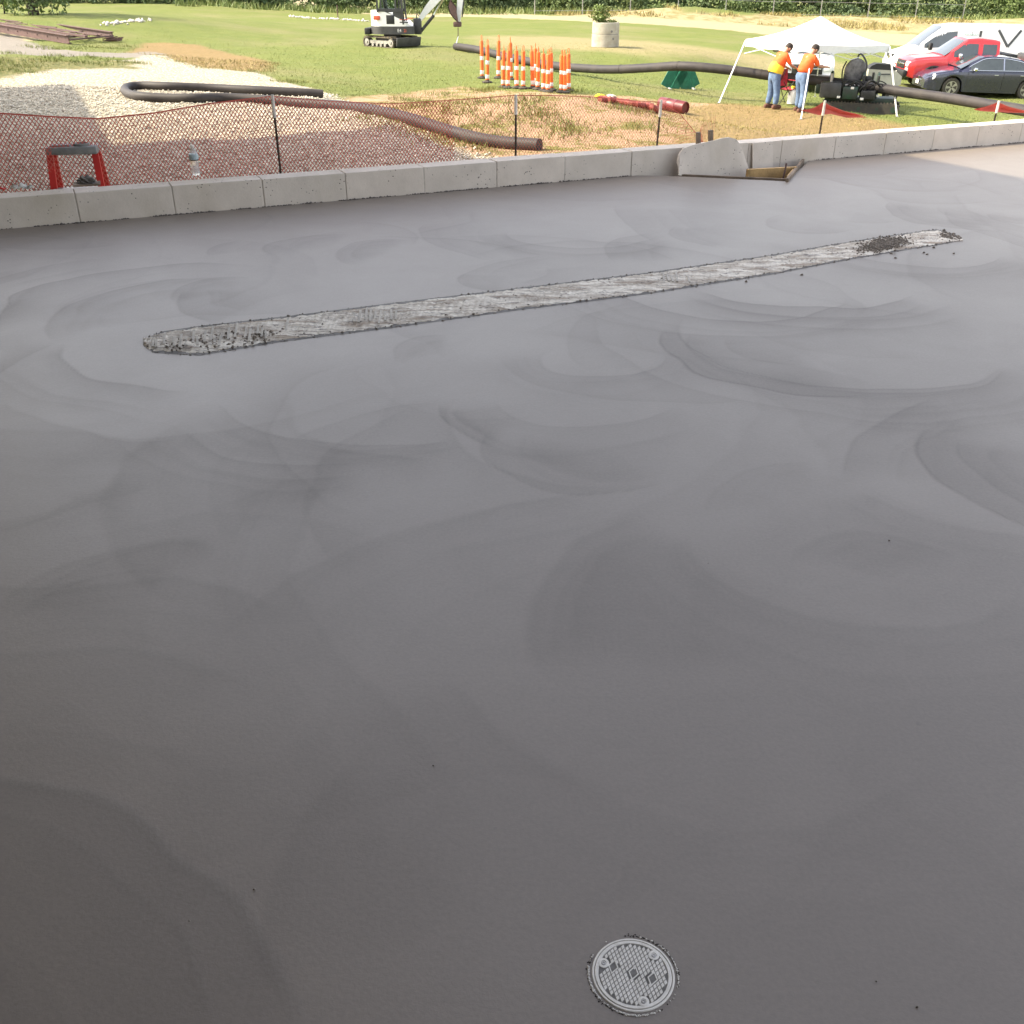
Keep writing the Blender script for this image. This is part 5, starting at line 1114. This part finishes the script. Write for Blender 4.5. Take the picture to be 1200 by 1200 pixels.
mb = MB(); mb.box((-.08, -.25, 1.42), (.5, .5, .14), bev=.04); mb.box((-.3, -.25, 1.75), (.12, .48, .6), Matrix.Rotation(R(-8), 3, 'Y'), bev=.04); mb.build('seat', M['black'], ex, smooth=True)
gt = NT('clear_pane'); gt.b.inputs['Base Color'].default_value = (.85, .95, .88, 1); gt.b.inputs['Roughness'].default_value = .05; gt.b.inputs['Transmission Weight'].default_value = 1; gt.b.inputs['IOR'].default_value = 1.05; M['pane'] = gt.m
for y in (cy0, cy1): vbox(ex, 'cab_window', M['pane'], (-.17, y, 1.95), (.68, .008, .9), bev=.002)
vbox(ex, 'cab_window', M['pane'], (cx1 - .06, (cy0+cy1)/2, 1.95), (.008, .85, .9), bev=.002)
# boom, stick, cylinders, bucket
def beam(nm, m, pts, w, hs):
    mb = MB(); n = len(pts); rows = []
    for k in range(n):
        a_, b_ = Vector(pts[max(k-1, 0)]), Vector(pts[min(k+1, n-1)]); d = (b_ - a_).normalized(); u = Vector((-d.z, 0, d.x)); p = Vector(pts[k]); h = hs[k]/2
        rows.append([p + u*h + Vector((0, -w, 0)), p + u*h + Vector((0, w, 0)), p - u*h + Vector((0, w, 0)), p - u*h + Vector((0, -w, 0)), p + u*h + Vector((0, -w, 0))])
    mb.grid(rows); k = (n-1)*5; mb.f += [(3, 2, 1, 0), (k, k+1, k+2, k+3)]; return mb.build(nm, m, ex)
vbox(ex, 'swing_bracket', M['dark_metal'], (1.0, .1, .80), (.34, .30, .62), bev=.05)
bm_ = beam('boom', M['cream_metal'], [(1.08, .1, 1.02), (1.5, .1, 1.50), (1.98, .1, 1.98), (2.35, .1, 2.22), (2.85, .1, 2.30)], .10, [.16, .28, .36, .32, .20])
beam('stick', M['cream_metal'], [(3.0, .1, 2.75), (2.93, .1, 2.25), (2.83, .1, 1.5), (2.76, .1, .98)], .085, [.22, .30, .22, .16])
mb = MB(); mb.cyl((1.15, .1, .62), (1.72, .1, 1.22), .065, n=12); tag(mb.build('boom_cylinder', M['dark_metal'], ex, smooth=True)); mb = MB(); mb.cyl((1.72, .1, 1.22), (2.15, .1, 1.85), .035, n=10); mb.build('piston_rod', M['chrome'], ex, smooth=True)
mb = MB(); mb.tube([(1.15, .02, 1.15), (1.0, .0, 1.28), (.98, .0, 1.05), (1.05, .0, .8)], .02, 6); mb.build('hose', M['black'], ex)
mb = MB(); mb.tube([(1.2, .22, 1.1), (1.06, .25, 1.35), (.95, .2, 1.2), (1.0, .2, .8)], .02, 6); mb.build('hose', M['black'], ex)
mb = MB(); mb.cyl((2.98, .1, 2.35), (2.98, .1, 1.6), .05, n=10); mb.build('bucket_cylinder', M['dark_metal'], ex, smooth=True)
mb = MB(); mb.bar((2.98, .1, 1.6), (2.93, .1, 1.15), .05); mb.build('link', M['dark_metal'], ex)
mb = MB(); cur = [(2.78, .98), (2.62, 1.12), (2.45, 1.32), (2.38, 1.58), (2.46, 1.78)]
mb.grid([[(x, -.15 + .02, z) for x, z in cur], [(x, .33, z) for x, z in cur]]); mb.grid([[(x - .03, .33, z - .02) for x, z in cur], [(x - .03, -.13, z - .02) for x, z in cur]])
for y in (-.15, .33): mb.add([(x, y, z) for x, z in cur] + [(2.7, y, 1.5)] + [(x, y + .02, z) for x, z in cur] + [(2.7, y + .02, 1.5)], [(0,1,2,3,4,5), (11,10,9,8,7,6)])
for y in (-.1, .1, .3): mb.bar((2.46, y, 1.76), (2.52, y, 1.90), .04, .02)
tag(mb.build('bucket', M['rust'], ex), kind='stuff')
vbox(ex, 'coupler', M['rust'], (2.72, .1, .88), (.34, .26, .20), bev=.04); 
mb = MB(); mb.tube([(2.74, .1, .82), (2.74, .1, .5), (2.7, .1, .28)], .018, 6); mb.build('chain', M['rust'], ex)
pe = lpp[0]; lc_ = ex.matrix_basis.inverted() @ pe
mb = MB(); mb.tube([(lc_.x+.05 + 0*t, lc_.y + .17*math.cos(t), lc_.z + .17*math.sin(t)) for t in np.linspace(0, 2*math.pi, 17)], .02, 6); mb.tube([(lc_.x+.05, lc_.y, lc_.z + .17), (2.74, .1, .40)], .018, 6); mb.build('sling', M['cream_metal'], ex)

# ================================================================== FUSION MACHINE AND ITS ENGINE BOX
M['facer'] = mat('worn_grey_metal', (.20, .19, .18), .6, var=.3, sc_=8)
fm = empty('fusion_machine', G(1000, 131), R(-20)); tag(fm, 'dark green tracked pipe fusion machine clamped round the long pipe', 'machine')
pc = D(980, 97, 28.8); lz = pc.z - fm.location.z
def fmtrack(cy):
    t = empty('track', (.15, cy, 0)); t.parent = fm; mb = MB(); Ln, r, w = .95, .15, .11
    prof = [(Ln + r*math.cos(a_), r + r*math.sin(a_)) for a_ in np.linspace(-math.pi/2, math.pi/2, 10)] + [(-Ln + r*math.cos(a_), r + r*math.sin(a_)) for a_ in np.linspace(math.pi/2, 3*math.pi/2, 10)]
    mb.prism(prof, cy*0 - w, cy*0 + w); mb.build('belt', M['rubber'], t)
    mb = MB()
    for k in range(22): x = -Ln + 2*Ln*k/21; mb.box((x, 0, 2*r + .008), (.035, 2*w, .03)); mb.box((x, 0, .0), (.035, 2*w, .02))
    for a_ in np.linspace(-1.3, 1.3, 5):
        for sg in (-1, 1): mb.box((sg*(Ln + r*math.cos(a_)*1.03), 0, r + r*math.sin(a_)), (.03, 2*w, .03))
    tag(mb.build('track_lug', M['track'], t), kind='stuff')
    for x in (-.95, -.5, 0, .5, .95): mb = MB(); mb.cyl((x, -w*1.06, r), (x, w*1.06, r), .085 if abs(x) > .9 else .05, n=12); mb.build('track_wheel', M['dkgreen'], t)
fmtrack(-.48); fmtrack(.48)
vbox(fm, 'chassis', M['dkgreen'], (.1, 0, .34), (1.9, .75, .16), bev=.02)
for k, x in enumerate((-.75, -.38, .15, .55)):
    c = Vector((x, .05, lz - .02*k)); mb = MB()
    ring = [(x, .05 + .27*math.cos(t), lz + .27*math.sin(t)) for t in np.linspace(0, 2*math.pi, 21)]; mb.tube(ring, .045, 8, cap=False); mb.build('clamp_ring', M['dkgreen'], fm, smooth=True)
    vbox(fm, 'clamp_base', M['dkgreen'], (x, .05, .42 + (lz-.42)/2 - .13), (.10, .5, max(.1, lz - .62)), bev=.02)
    mb = MB(); mb.cyl((x, -.30, lz + .02), (x + .02, -.34, lz + .24), .035, n=8); mb.build('clamp_knob', M['dark_metal'], fm); mb = MB(); mb.cyl((x, .38, lz), (x, .40, lz + .24), .035, n=8); mb.build('clamp_knob', M['dark_metal'], fm)
for y in (-.27, .37): mb = MB(); mb.cyl((-.8, y, lz - .03), (.6, y, lz - .06), .035, n=10); mb.build('guide_rod', M['steel'], fm)
vbox(fm, 'engine', M['dark_metal'], (-.70, -.42, .62), (.60, .45, .42), bev=.05); vbox(fm, 'hydraulic_tank', M['dkgreen'], (-.15, -.48, .56), (.42, .34, .34), bev=.04)
vbox(fm, 'battery_box', M['black'], (.35, -.48, .52), (.40, .32, .24), bev=.03); vbox(fm, 'control_panel', M['dkgreen'], (-1.05, .1, .62), (.22, .5, .30), bev=.04)
mb = MB(); mb.cyl((-.72, -.42, .83), (-.72, -.42, 1.05), .04, n=10); mb.build('exhaust', M['steel'], fm)
for k in range(16):
    x0, y0 = random.uniform(-.9, .5), random.uniform(-.6, -.3); mb = MB(); mb.tube(spline([(x0, y0, .5), (x0 + .15, y0 - .12, .72 + random.random()*.2), (x0 + .4, y0 + .05, .80), (x0 + .55, y0 + .3, .55)], 6), .016, 6); mb.build('hose', random.choice([M['black'], M['dark_metal']]), fm, smooth=True)
for x, y, z in ((.2, -.68, .42), (-.45, -.66, .45), (-.1, -.67, .7), (.62, -.5, .5)): vbox(fm, 'label_plate', M['white_refl'], (x, y + .02, z), (.09, .02, .06), bev=.003)
# facer: upright disc with handle hoops
fc = Vector((-.12, .02, lz + .33)); Mt = Matrix.Translation(fc) @ Matrix.Rotation(R(-62), 4, 'Z') @ Matrix.Rotation(R(90), 4, 'Y') @ Matrix.Translation((0, 0, -.07))
mb = MB(); mb.lathe([(.05, 0), (.24, 0), (.30, .02), (.33, .05), (.33, .10), (.30, .13), (.24, .15), (.05, .15)], 28, M=Mt); fo_ = mb.build('facer_disc', M['facer'], fm, smooth=True)
mb = MB()
for t in np.linspace(0, 2*math.pi, 7)[:-1]: mb.cyl(Mt @ Vector((.20*math.cos(t), .20*math.sin(t), -.01)), Mt @ Vector((.20*math.cos(t), .20*math.sin(t), .02)), .035, n=10)
tag(mb.build('cutter_bolt', M['steel'], fo_), kind='stuff')
mb = MB(); mb.tube(spline([fc + Vector((.0, .06, .28)), fc + Vector((.05, .06, .44)), fc + Vector((.18, .02, .36)), fc + Vector((.30, 0, .12)), fc + Vector((.24, 0, -.2))], 7), .025, 8); mb.build('handle', M['dark_metal'], fo_, smooth=True)
mb = MB(); mb.tube(spline([fc + Vector((-.28, 0, .25)), fc + Vector((-.36, 0, 0)), fc + Vector((-.32, 0, -.35))], 7), .02, 8); mb.build('handle', M['dark_metal'], fo_, smooth=True)
vbox(fm, 'facer_motor', M['black'], fc + Vector((.36, 0, -.22)), (.26, .2, .18), bev=.04)
# grey engine box / tank with black cover
gb = empty('equipment_box', G(1030, 118), R(-8)); tag(gb, 'grey beige equipment box with black cover on small wheels behind the fusion machine', 'box')
gb.location = ground(D(1031, 112, 31.5)); hb = .40
mb = MB(); mb.prism([(-.52, hb), (.25, hb), (.52, hb + .12), (.52, hb + .36), (.30, hb + .52), (-.52, hb + .56)], -.3, .3); ob = mb.build('housing', M['grey_box'], gb)
mb = MB(); mb.prism([(-.52, hb + .565), (.30, hb + .525), (.36, hb + .56), (.12, hb + .70), (-.30, hb + .72), (-.44, hb + .66)], -.27, .27); mb.build('cover', M['black'], gb)
vbox(gb, 'slot', M['black'], (-.36, -.303, hb + .36), (.07, .012, .22)); vbox(gb, 'label_plate', M['vdark'], (.0, -.303, hb + .42), (.30, .010, .04))
for x in (-.3, .3):
    for sg in (-1, 1): mb = MB(); mb.cyl((x, sg*.26, .18), (x, sg*.34, .18), .18, n=18); w_ = mb.build('wheel', M['rubber'], gb, smooth=True); mb = MB(); mb.cyl((x, sg*.335, .18), (x, sg*.348, .18), .09, n=14); mb.build('hub', M['steel'], w_)
mb = MB(); mb.bar((-.4, 0, .32), (.9, 0, .30), .08); mb.bar((-.3, -.26, .2), (-.3, .26, .2), .04); mb.bar((.3, -.26, .2), (.3, .26, .2), .04); mb.box((0, 0, .36), (.9, .45, .07)); mb.build('carriage', M['dark_metal'], gb)

# ================================================================== CANOPY
cn_c = (D(873, 48, 29.3) + D(1043, 55, 29.0)) / 2
cf, cl, cr = D(953, 52.5, 27.1), D(874, 46, 29.2), D(1043, 53, 29.0); cb = cl + cr - cf; ctr_ = (cl + cr) / 2
cn = empty('canopy', ground(Vector((ctr_.x, ctr_.y, 0)))); tag(cn, 'white slant leg pop up canopy tent over the two people', 'canopy'); o0 = cn.location
apex = Vector((ctr_.x, ctr_.y, D(962, 18, ctr_.y * .91).z)); cs = [cf, cr, cb, cl]
zc = sum(c.z for c in cs) / 4; cs = [Vector((c.x, c.y, c.z)) for c in cs]
for k in range(4):
    a_, b_ = cs[k], cs[(k+1) % 4]; rows = []
    for i in range(9):
        f = i / 8; r = []
        for j in range(9):
            g_ = j / 8; e = a_.lerp(b_, g_); p = apex.lerp(e, f); p = p + Vector((0, 0, -.10*math.sin(math.pi*f)*(1 - .0*g_) - .09*math.sin(math.pi*g_)*math.sin(math.pi*f*.9))); r.append(p - o0)
        rows.append(r)
    rows.append([q + Vector((0, 0, -.19 + .012*math.sin(j*2.1))) for j, q in enumerate(rows[-1])]); mb = MB(); mb.grid(rows); mb.build('roof_panel', M['canopy'], cn, smooth=True, ang=60)
feet = [(938.5, 140, cf), (1051, 137, cr), (903.5, 118, None), (842.5, 121, cl)]
feet = [ground(G(938.5, 140)), ground(G(1051, 137)), ground(cb + (cb - ctr_) * .30), ground(G(842.5, 121))]
for c, f in zip(cs, feet): mb = MB(); mb.bar(c - o0 - Vector((0, 0, .04)), f - o0, .034); lg = mb.build('leg', M['pole'], cn); mb = MB(); mb.box(f - o0 + Vector((0, 0, .01)), (.09, .09, .02)); mb.build('foot', M['steel'], lg)
for k in range(4):
    a_, b_ = cs[k] - o0 - Vector((0, 0, .10)), cs[(k+1) % 4] - o0 - Vector((0, 0, .10)); m_ = (a_ + b_) / 2; lo_ = Vector((0, 0, -.28))
    for p, q in ((a_, m_ + lo_), (m_, a_ + lo_), (m_, b_ + lo_), (b_, m_ + lo_)): mb = MB(); mb.bar(p, q, .018); mb.build('truss_bar', M['pole'], cn)

# ================================================================== PEOPLE
def skin_mesh(name, nodes, edges, m, parent, sub=2):
    me = bpy.data.meshes.new(name); me.from_pydata([n[0] for n in nodes], edges, []); o = bpy.data.objects.new(name, me); COL.objects.link(o)
    sk = o.modifiers.new('s', 'SKIN'); sk.use_smooth_shade = True; ss_ = o.modifiers.new('d', 'SUBSURF'); ss_.levels = sub; ss_.render_levels = sub
    for i, n in enumerate(nodes): r = n[1]; me.skin_vertices[0].data[i].radius = (r, r) if not isinstance(r, tuple) else r
    me.skin_vertices[0].data[0].use_root = True
    dg = bpy.context.evaluated_depsgraph_get(); m2 = bpy.data.meshes.new_from_object(o.evaluated_get(dg)); m2.name = name
    bpy.data.objects.remove(o); m2.materials.clear(); m2.materials.append(m); m2.shade_smooth(); o = bpy.data.objects.new(name, m2); COL.objects.link(o); o.parent = parent; return o
def person(loc, rz, label, bend, lower, legs, armdir):
    p = empty('person', loc, rz); tag(p, label, 'person')
    # faces local +x; bend = forward lean of the torso in degrees
    b = R(bend); hip = Vector((0, 0, .93)); up_ = Vector((math.sin(b), 0, math.cos(b))); chest = hip + up_*.38; neck = hip + up_*.55 + Vector((.03, 0, 0)); b2 = R(bend + 18); hd = Vector((math.sin(b2), 0, math.cos(b2))); head = neck + hd*.135
    N = [(hip, .125), (hip + up_*.18, .12), (chest, .135), (neck, .06), (neck + hd*.06, .06), (head, .092), (head + hd*.06, .078)]; E = [(0,1),(1,2),(2,3),(3,4),(4,5),(5,6)]
    Nc = [(hip + up_*.02, .20), (hip + up_*.16, .205), (chest, .215), (neck - up_*.02, .10)]; Ec = [(0,1),(1,2),(2,3)]
    Nj = [(hip, .19), (hip + up_*.13, .175)]; Ej = [(0, 1)]
    for sg in (-1, 1):
        sh = chest + up_*.10 + Vector((0, sg*.19, 0)); el = sh + Vector(armdir[0]) + Vector((0, sg*.05, 0)); wr_ = el + Vector(armdir[1]); hand = wr_ + (wr_ - el).normalized()*.08
        k = len(N); N += [(sh, .062), (el, .044), (wr_, .028), (hand, .034)]; E += [(2, k), (k, k+1), (k+1, k+2), (k+2, k+3)]
        for q in range(4): kk = len(N); d = (hand - wr_).normalized(); N += [(hand + d*.04 + Vector((0, (q-1.5)*.019, 0)), .010), (hand + d*(.075 - abs(q-1.3)*.008) + Vector((0, (q-1.5)*.021, -.02)), .008)]; E += [(k+3, kk), (kk, kk+1)]
        kk = len(N); N += [(wr_ + (hand-wr_)*.5 + Vector((0, -sg*.045, .01)), .011), (hand + Vector((.01, -sg*.06, -.01)), .009)]; E += [(k+2, kk), (kk, kk+1)]
        k = len(Nc); Nc += [(sh, .085), (sh.lerp(el, .55), .072), (sh.lerp(el, .95), .064)]; Ec += [(2, k), (k, k+1), (k+1, k+2)]
        hj = hip + Vector((0, sg*.095, -.06)); ft = Vector(legs[0 if sg < 0 else 1]); kn = hj.lerp(ft, .50) + Vector((.05, 0, 0)); an = ft + Vector((0, 0, .09))
        k = len(N); N += [(hj, .09), (kn, .06), (an, .042), (ft + Vector((.10, 0, .035)), .035)]; E += [(0, k), (k, k+1), (k+1, k+2), (k+2, k+3)]
        k = len(Nj); Nj += [(hj + Vector((0, 0, -.05)), .125), (kn, .095), (an + Vector((0, 0, .0)), .085)]; Ej += [(0, k), (k, k+1), (k+1, k+2)]
        mb = MB(); mb.box(ft + Vector((.045, 0, .055)), (.29, .11, .11), bev=.04); mb.build('boot', M['boot'], p, smooth=True)
    body = skin_mesh('body', N, E, M['skin'], p); skin_mesh('shirt', Nc, Ec, M['hivis'], p); skin_mesh('jeans', Nj, Ej, M['jeans'], p)
    Mh = Matrix.Translation(head + hd*.045) @ Matrix.Rotation(b2, 4, 'Y')
    mb = MB(); mb.lathe([(.098, -.05), (.108, .0), (.104, .05), (.08, .095), (.04, .118), (.002, .122)], 18, M=Mh); mb.build('hair', M['hair'], p, smooth=True)
    face = head + Vector((math.cos(b2), 0, -math.sin(b2)))*.088
    mb = MB(); mb.box(face + Vector((.012, 0, -.005)), (.03, .025, .045), bev=.008); mb.build('nose', M['skin'], body, smooth=True)
    for sg in (-1, 1):
        mb = MB(); mb.lathe([(.012, -.004), (.010, .004), (.002, .006)], 10, M=Matrix.Translation(face + Vector((-.004, sg*.034, .02))) @ Matrix.Rotation(R(90), 4, 'Y')); mb.build('eye', M['hair'], body)
        mb = MB(); mb.box(head + Vector((0, sg*.095, 0)), (.05, .02, .06), bev=.01); mb.build('ear', M['skin'], body, smooth=True)
    if lower:
        mb = MB(); q = hip + up_*.10; mb.lathe([(.185, -.13), (.205, -.09), (.208, .0), (.200, .10), (.185, .14)], 22, M=Matrix.Translation(q) @ Matrix.Rotation(b, 4, 'Y')); mb.f = mb.f[:-2]; mb.build('vest', M['yellow'], p, smooth=True)
    return p
person(ground(G(903, 127)), R(22), 'person in orange shirt with yellow waist and jeans, bending over at the left pipe side', 24, True, [(.02, -.17, 0), (-.02, .15, 0)], [(.14, 0, -.24), (.24, 0, -.10)])
person(ground(G(935, 131)), R(28), 'person in plain orange shirt and jeans beside the front canopy pole', 20, False, [(-.10, -.18, 0), (.10, .16, 0)], [(.16, 0, -.22), (.24, 0, -.02)])
# red camp chair behind the left person
ch = empty('camp_chair', ground(G(916, 121)), R(20)); tag(ch, 'red fabric folding camp chair behind the bending person on the left', 'chair')
for x in (-.26, .26):
    for y in (-.24, .24): mb = MB(); mb.cyl((x, y, .0), (-x*.7, y, .62 if y < 0 else .9), .012, n=8); mb.build('leg', M['black'], ch)
mb = MB(); mb.grid([[(-.28 + .56*i/8, -.26 + .5*j/6, .44 - .06*math.sin(math.pi*i/8)) for i in range(9)] for j in range(7)]); mb.grid([[(-.28 + .56*i/8, -.26 + .5*j/6, .425 - .06*math.sin(math.pi*i/8)) for i in range(9)] for j in range(7)]); mb.build('seat', M['redcloth'], ch, smooth=True)
mb = MB(); mb.box((0, .27, .68), (.56, .02, .46), Matrix.Rotation(R(-8), 3, 'X'), bev=.008); mb.build('backrest', M['redcloth'], ch)
for sg in (-1, 1): mb = MB(); mb.box((sg*.29, 0, .62), (.07, .5, .02), bev=.006); mb.build('armrest', M['redcloth'], ch)
# jug between the two people
jg = empty('jug', ground(G(927, 122)), .4); tag(jg, 'white plastic jug with yellow lid on the grass between the two people', 'jug')
mb = MB(); mb.lathe([(.10, 0), (.125, .02), (.125, .30), (.10, .36), (.05, .40), (.045, .43)], 20); mb.build('body', M['white_refl'], jg, smooth=True)
mb = MB(); mb.lathe([(.055, .43), (.055, .48), (.04, .49)], 16); mb.build('lid', M['yellow'], jg, smooth=True)
mb = MB(); mb.tube([(.06, 0, .38), (.13, 0, .38), (.145, 0, .28), (.12, 0, .2)], .015, 8); mb.build('handle', M['white_refl'], jg, smooth=True)

# ================================================================== TREES AND FAR VEGETATION
def tree(name, loc, h, rad, label, m, seed, N=6000, size=.16, trunk_r=.16, base=.25, cat='tree', stems=1):
    t = empty(name, loc); tag(t, label, cat); mb = MB(); rr = random.Random(seed)
    for s in range(stems):
        dx = rr.uniform(-.2, .2)*(stems > 1); mb.tube(spline([(dx, 0, -.2), (dx*1.5 + rr.uniform(-.1, .1), 0, h*.25), (dx*3, rr.uniform(-.3, .3), h*.5), (dx*4, .1, h*.8)], 5), [trunk_r*(1 - .9*k/15) for k in range(16)], 9)
    mb.build('trunk', M['bark'], t, smooth=True)
    for k in range(7):
        a_ = rr.uniform(0, 6.28); z0 = h*rr.uniform(.2, .6); mb = MB(); mb.tube([(0, 0, z0), (rad*.35*math.cos(a_), rad*.35*math.sin(a_), z0 + h*.08), (rad*.75*math.cos(a_), rad*.75*math.sin(a_), z0 + h*.14)], [trunk_r*.4, trunk_r*.25, trunk_r*.08], 6); mb.build('limb', M['bark'], t, smooth=True)
    leafcloud('crown', m, (0, 0, h*(base + (1-base)/2)), (rad, rad, h*(1-base)/2), N, size, t, seed=seed); return t
tree('broadleaf_tree', G(40, 17.5), 5.0, 2.3, 'dark low branching tree on the lawn at the upper left corner', M['leaf'], 21, 7000, .11, .15, .06, stems=4)
tree('broadleaf_tree', G(-60, 2), 9.5, 4.5, 'large tree off the upper left whose shadow crosses the lawn', M['leaf'], 22, 9000, .2, .3, .2)
tree('broadleaf_tree', G(96, -3), 7.5, 3.2, 'tree just above the top edge whose base shows beside the dark bush', M['leaf'], 25, 8000, .16, .25, .1)
tree('shrub', G(5, 16), 2.6, .8, 'pale green slender shrub at the extreme upper left', M['leaf2'], 23, 2500, .08, .05, .02, cat='shrub')
# far-off wood: one mass of many crowns
Vs = []; Fs = []
def crown(cx, cy, cz, rx, ry, rz_, N, size, seed):
    r2 = np.random.default_rng(seed); u = r2.normal(0, 1, (N, 3)); u /= np.linalg.norm(u, axis=1)[:, None]; lob = 1 + .3*np.sin(u[:, 0]*5+seed)*np.sin(u[:, 2]*4+seed*2) + .15*np.sin(u[:, 1]*9+seed)
    p = u*(r2.uniform(.45, 1, N)**.4*lob)[:, None]*np.array([rx, ry, rz_]) + np.array([cx, cy, cz]); a_ = r2.normal(0, 1, (N, 3)); a_ /= np.linalg.norm(a_, axis=1)[:, None]; b_ = np.cross(a_, r2.normal(0, 1, (N, 3))); b_ /= np.linalg.norm(b_, axis=1)[:, None]
    s1 = r2.uniform(.5, 1.3, (N, 1))*size; Vs.append(np.stack([p-a_*s1, p-b_*s1*.6, p+a_*s1, p+b_*s1*.6], 1).reshape(-1, 3))
k = 0
for x in np.arange(-75, 110, 3.6):
    for row in range(2):
        k += 1; r2 = random.Random(k); xx = x + r2.uniform(-1.6, 1.6); yy = 106 + row*6 + r2.uniform(-1.5, 1.5) + .02*x; g_ = float(gz(min(60, max(-60, xx)), 110)); h = r2.uniform(7, 11)
        if row == 0 and r2.random() < .35: h = r2.uniform(2.5, 5)
        crown(xx, yy, g_ + h*.48, 2.4 + r2.random()*1.3, 2.2, h*.5, 1300, .26, k)
for x in np.arange(-60, 100, 2.1):
    k += 1; r2 = random.Random(k); xx = x + r2.uniform(-1, 1); h = r2.uniform(.9, 2.4); crown(xx, 103 + r2.uniform(-1, 1), float(gz(min(60, max(-60, xx)), 102)) + h*.4, 1.2 + r2.random(), 1.1, h*.5, 500, .16, k)
V_ = np.concatenate(Vs)
wm_ = NT('woodland_leaves'); co = wm_.coord(); big = wm_.noise(co, .16, 4, .6); sm = wm_.noise(co, 1.2, 3)
c_ = wm_.mix(wm_.maps(big, .38, .62), (.05, .085, .03), (.12, .17, .045)); c_ = wm_.mix(wm_.maps(sm, .45, .7, 0, .6), c_, (.15, .18, .06)); wm_.l(c_, wm_.b.inputs['Base Color']); wm_.b.inputs['Roughness'].default_value = .7
tag(raw('woodland', V_, np.arange(len(V_)).reshape(-1, 4), wm_.m), 'far off wood of green trees along the horizon beyond the sandy road', 'woodland', kind='stuff')
# pale grass and weeds on the sand berm
gx, gy = scatter(14000, 2, 60, 80, 104, lambda x, y: (sdf(ZP['berm'], x, y) > 0) & (sdf(ZP['road'], x, y) < -.5) & (np.sin(x*.5)*np.sin(y*.6 + x*.2) > .15)); blades('berm_grass', gx, gy, rng.uniform(.1, .4, len(gx)), .04, M['dryblade'], 'pale dry grass growing over the sand berm before the wood')
gx, gy = scatter(9000, -30, 80, 97, 103, lambda x, y: np.sin(x*.9+y) > -.5); blades('tall_grass', gx, gy, rng.uniform(.2, .7, len(gx)), .05, M['leaf2'], 'tall green grass along the foot of the wood')
# wire fence in front of the wood
wf = empty('wire_fence', Vector((22, 97, float(gz(22, 97))))); tag(wf, 'thin wire fence with pale posts in front of the dark wood', 'fence')
fp = [Vector((x, 97, float(gz(x, 97)))) - wf.location for x in np.arange(2, 44, 4.2)]
for q in fp: mb = MB(); mb.cyl(q - Vector((0, 0, .3)), q + Vector((0, 0, 2.5)), .045, n=8); mb.build('post', M['steel'], wf)
mb = MB()
for hz in (2.45, 1.3, .3): mb.tube([q + Vector((0, 0, hz)) for q in fp], .018, 5)
tag(mb.build('wire', M['steel'], wf), kind='stuff')
# small marker stake and shrubs near the far road
for px, py, h, l in ((396, 21, .9, 'thin dark marker stake in the grass left of the excavator'),):
    g_ = G(px, py); mb = MB(); mb.cyl(g_ - Vector((0, 0, .1)), g_ + Vector((0, 0, h)), .04, n=8); tag(mb.build('marker_stake', M['rust'], origin=g_), l, 'stake')
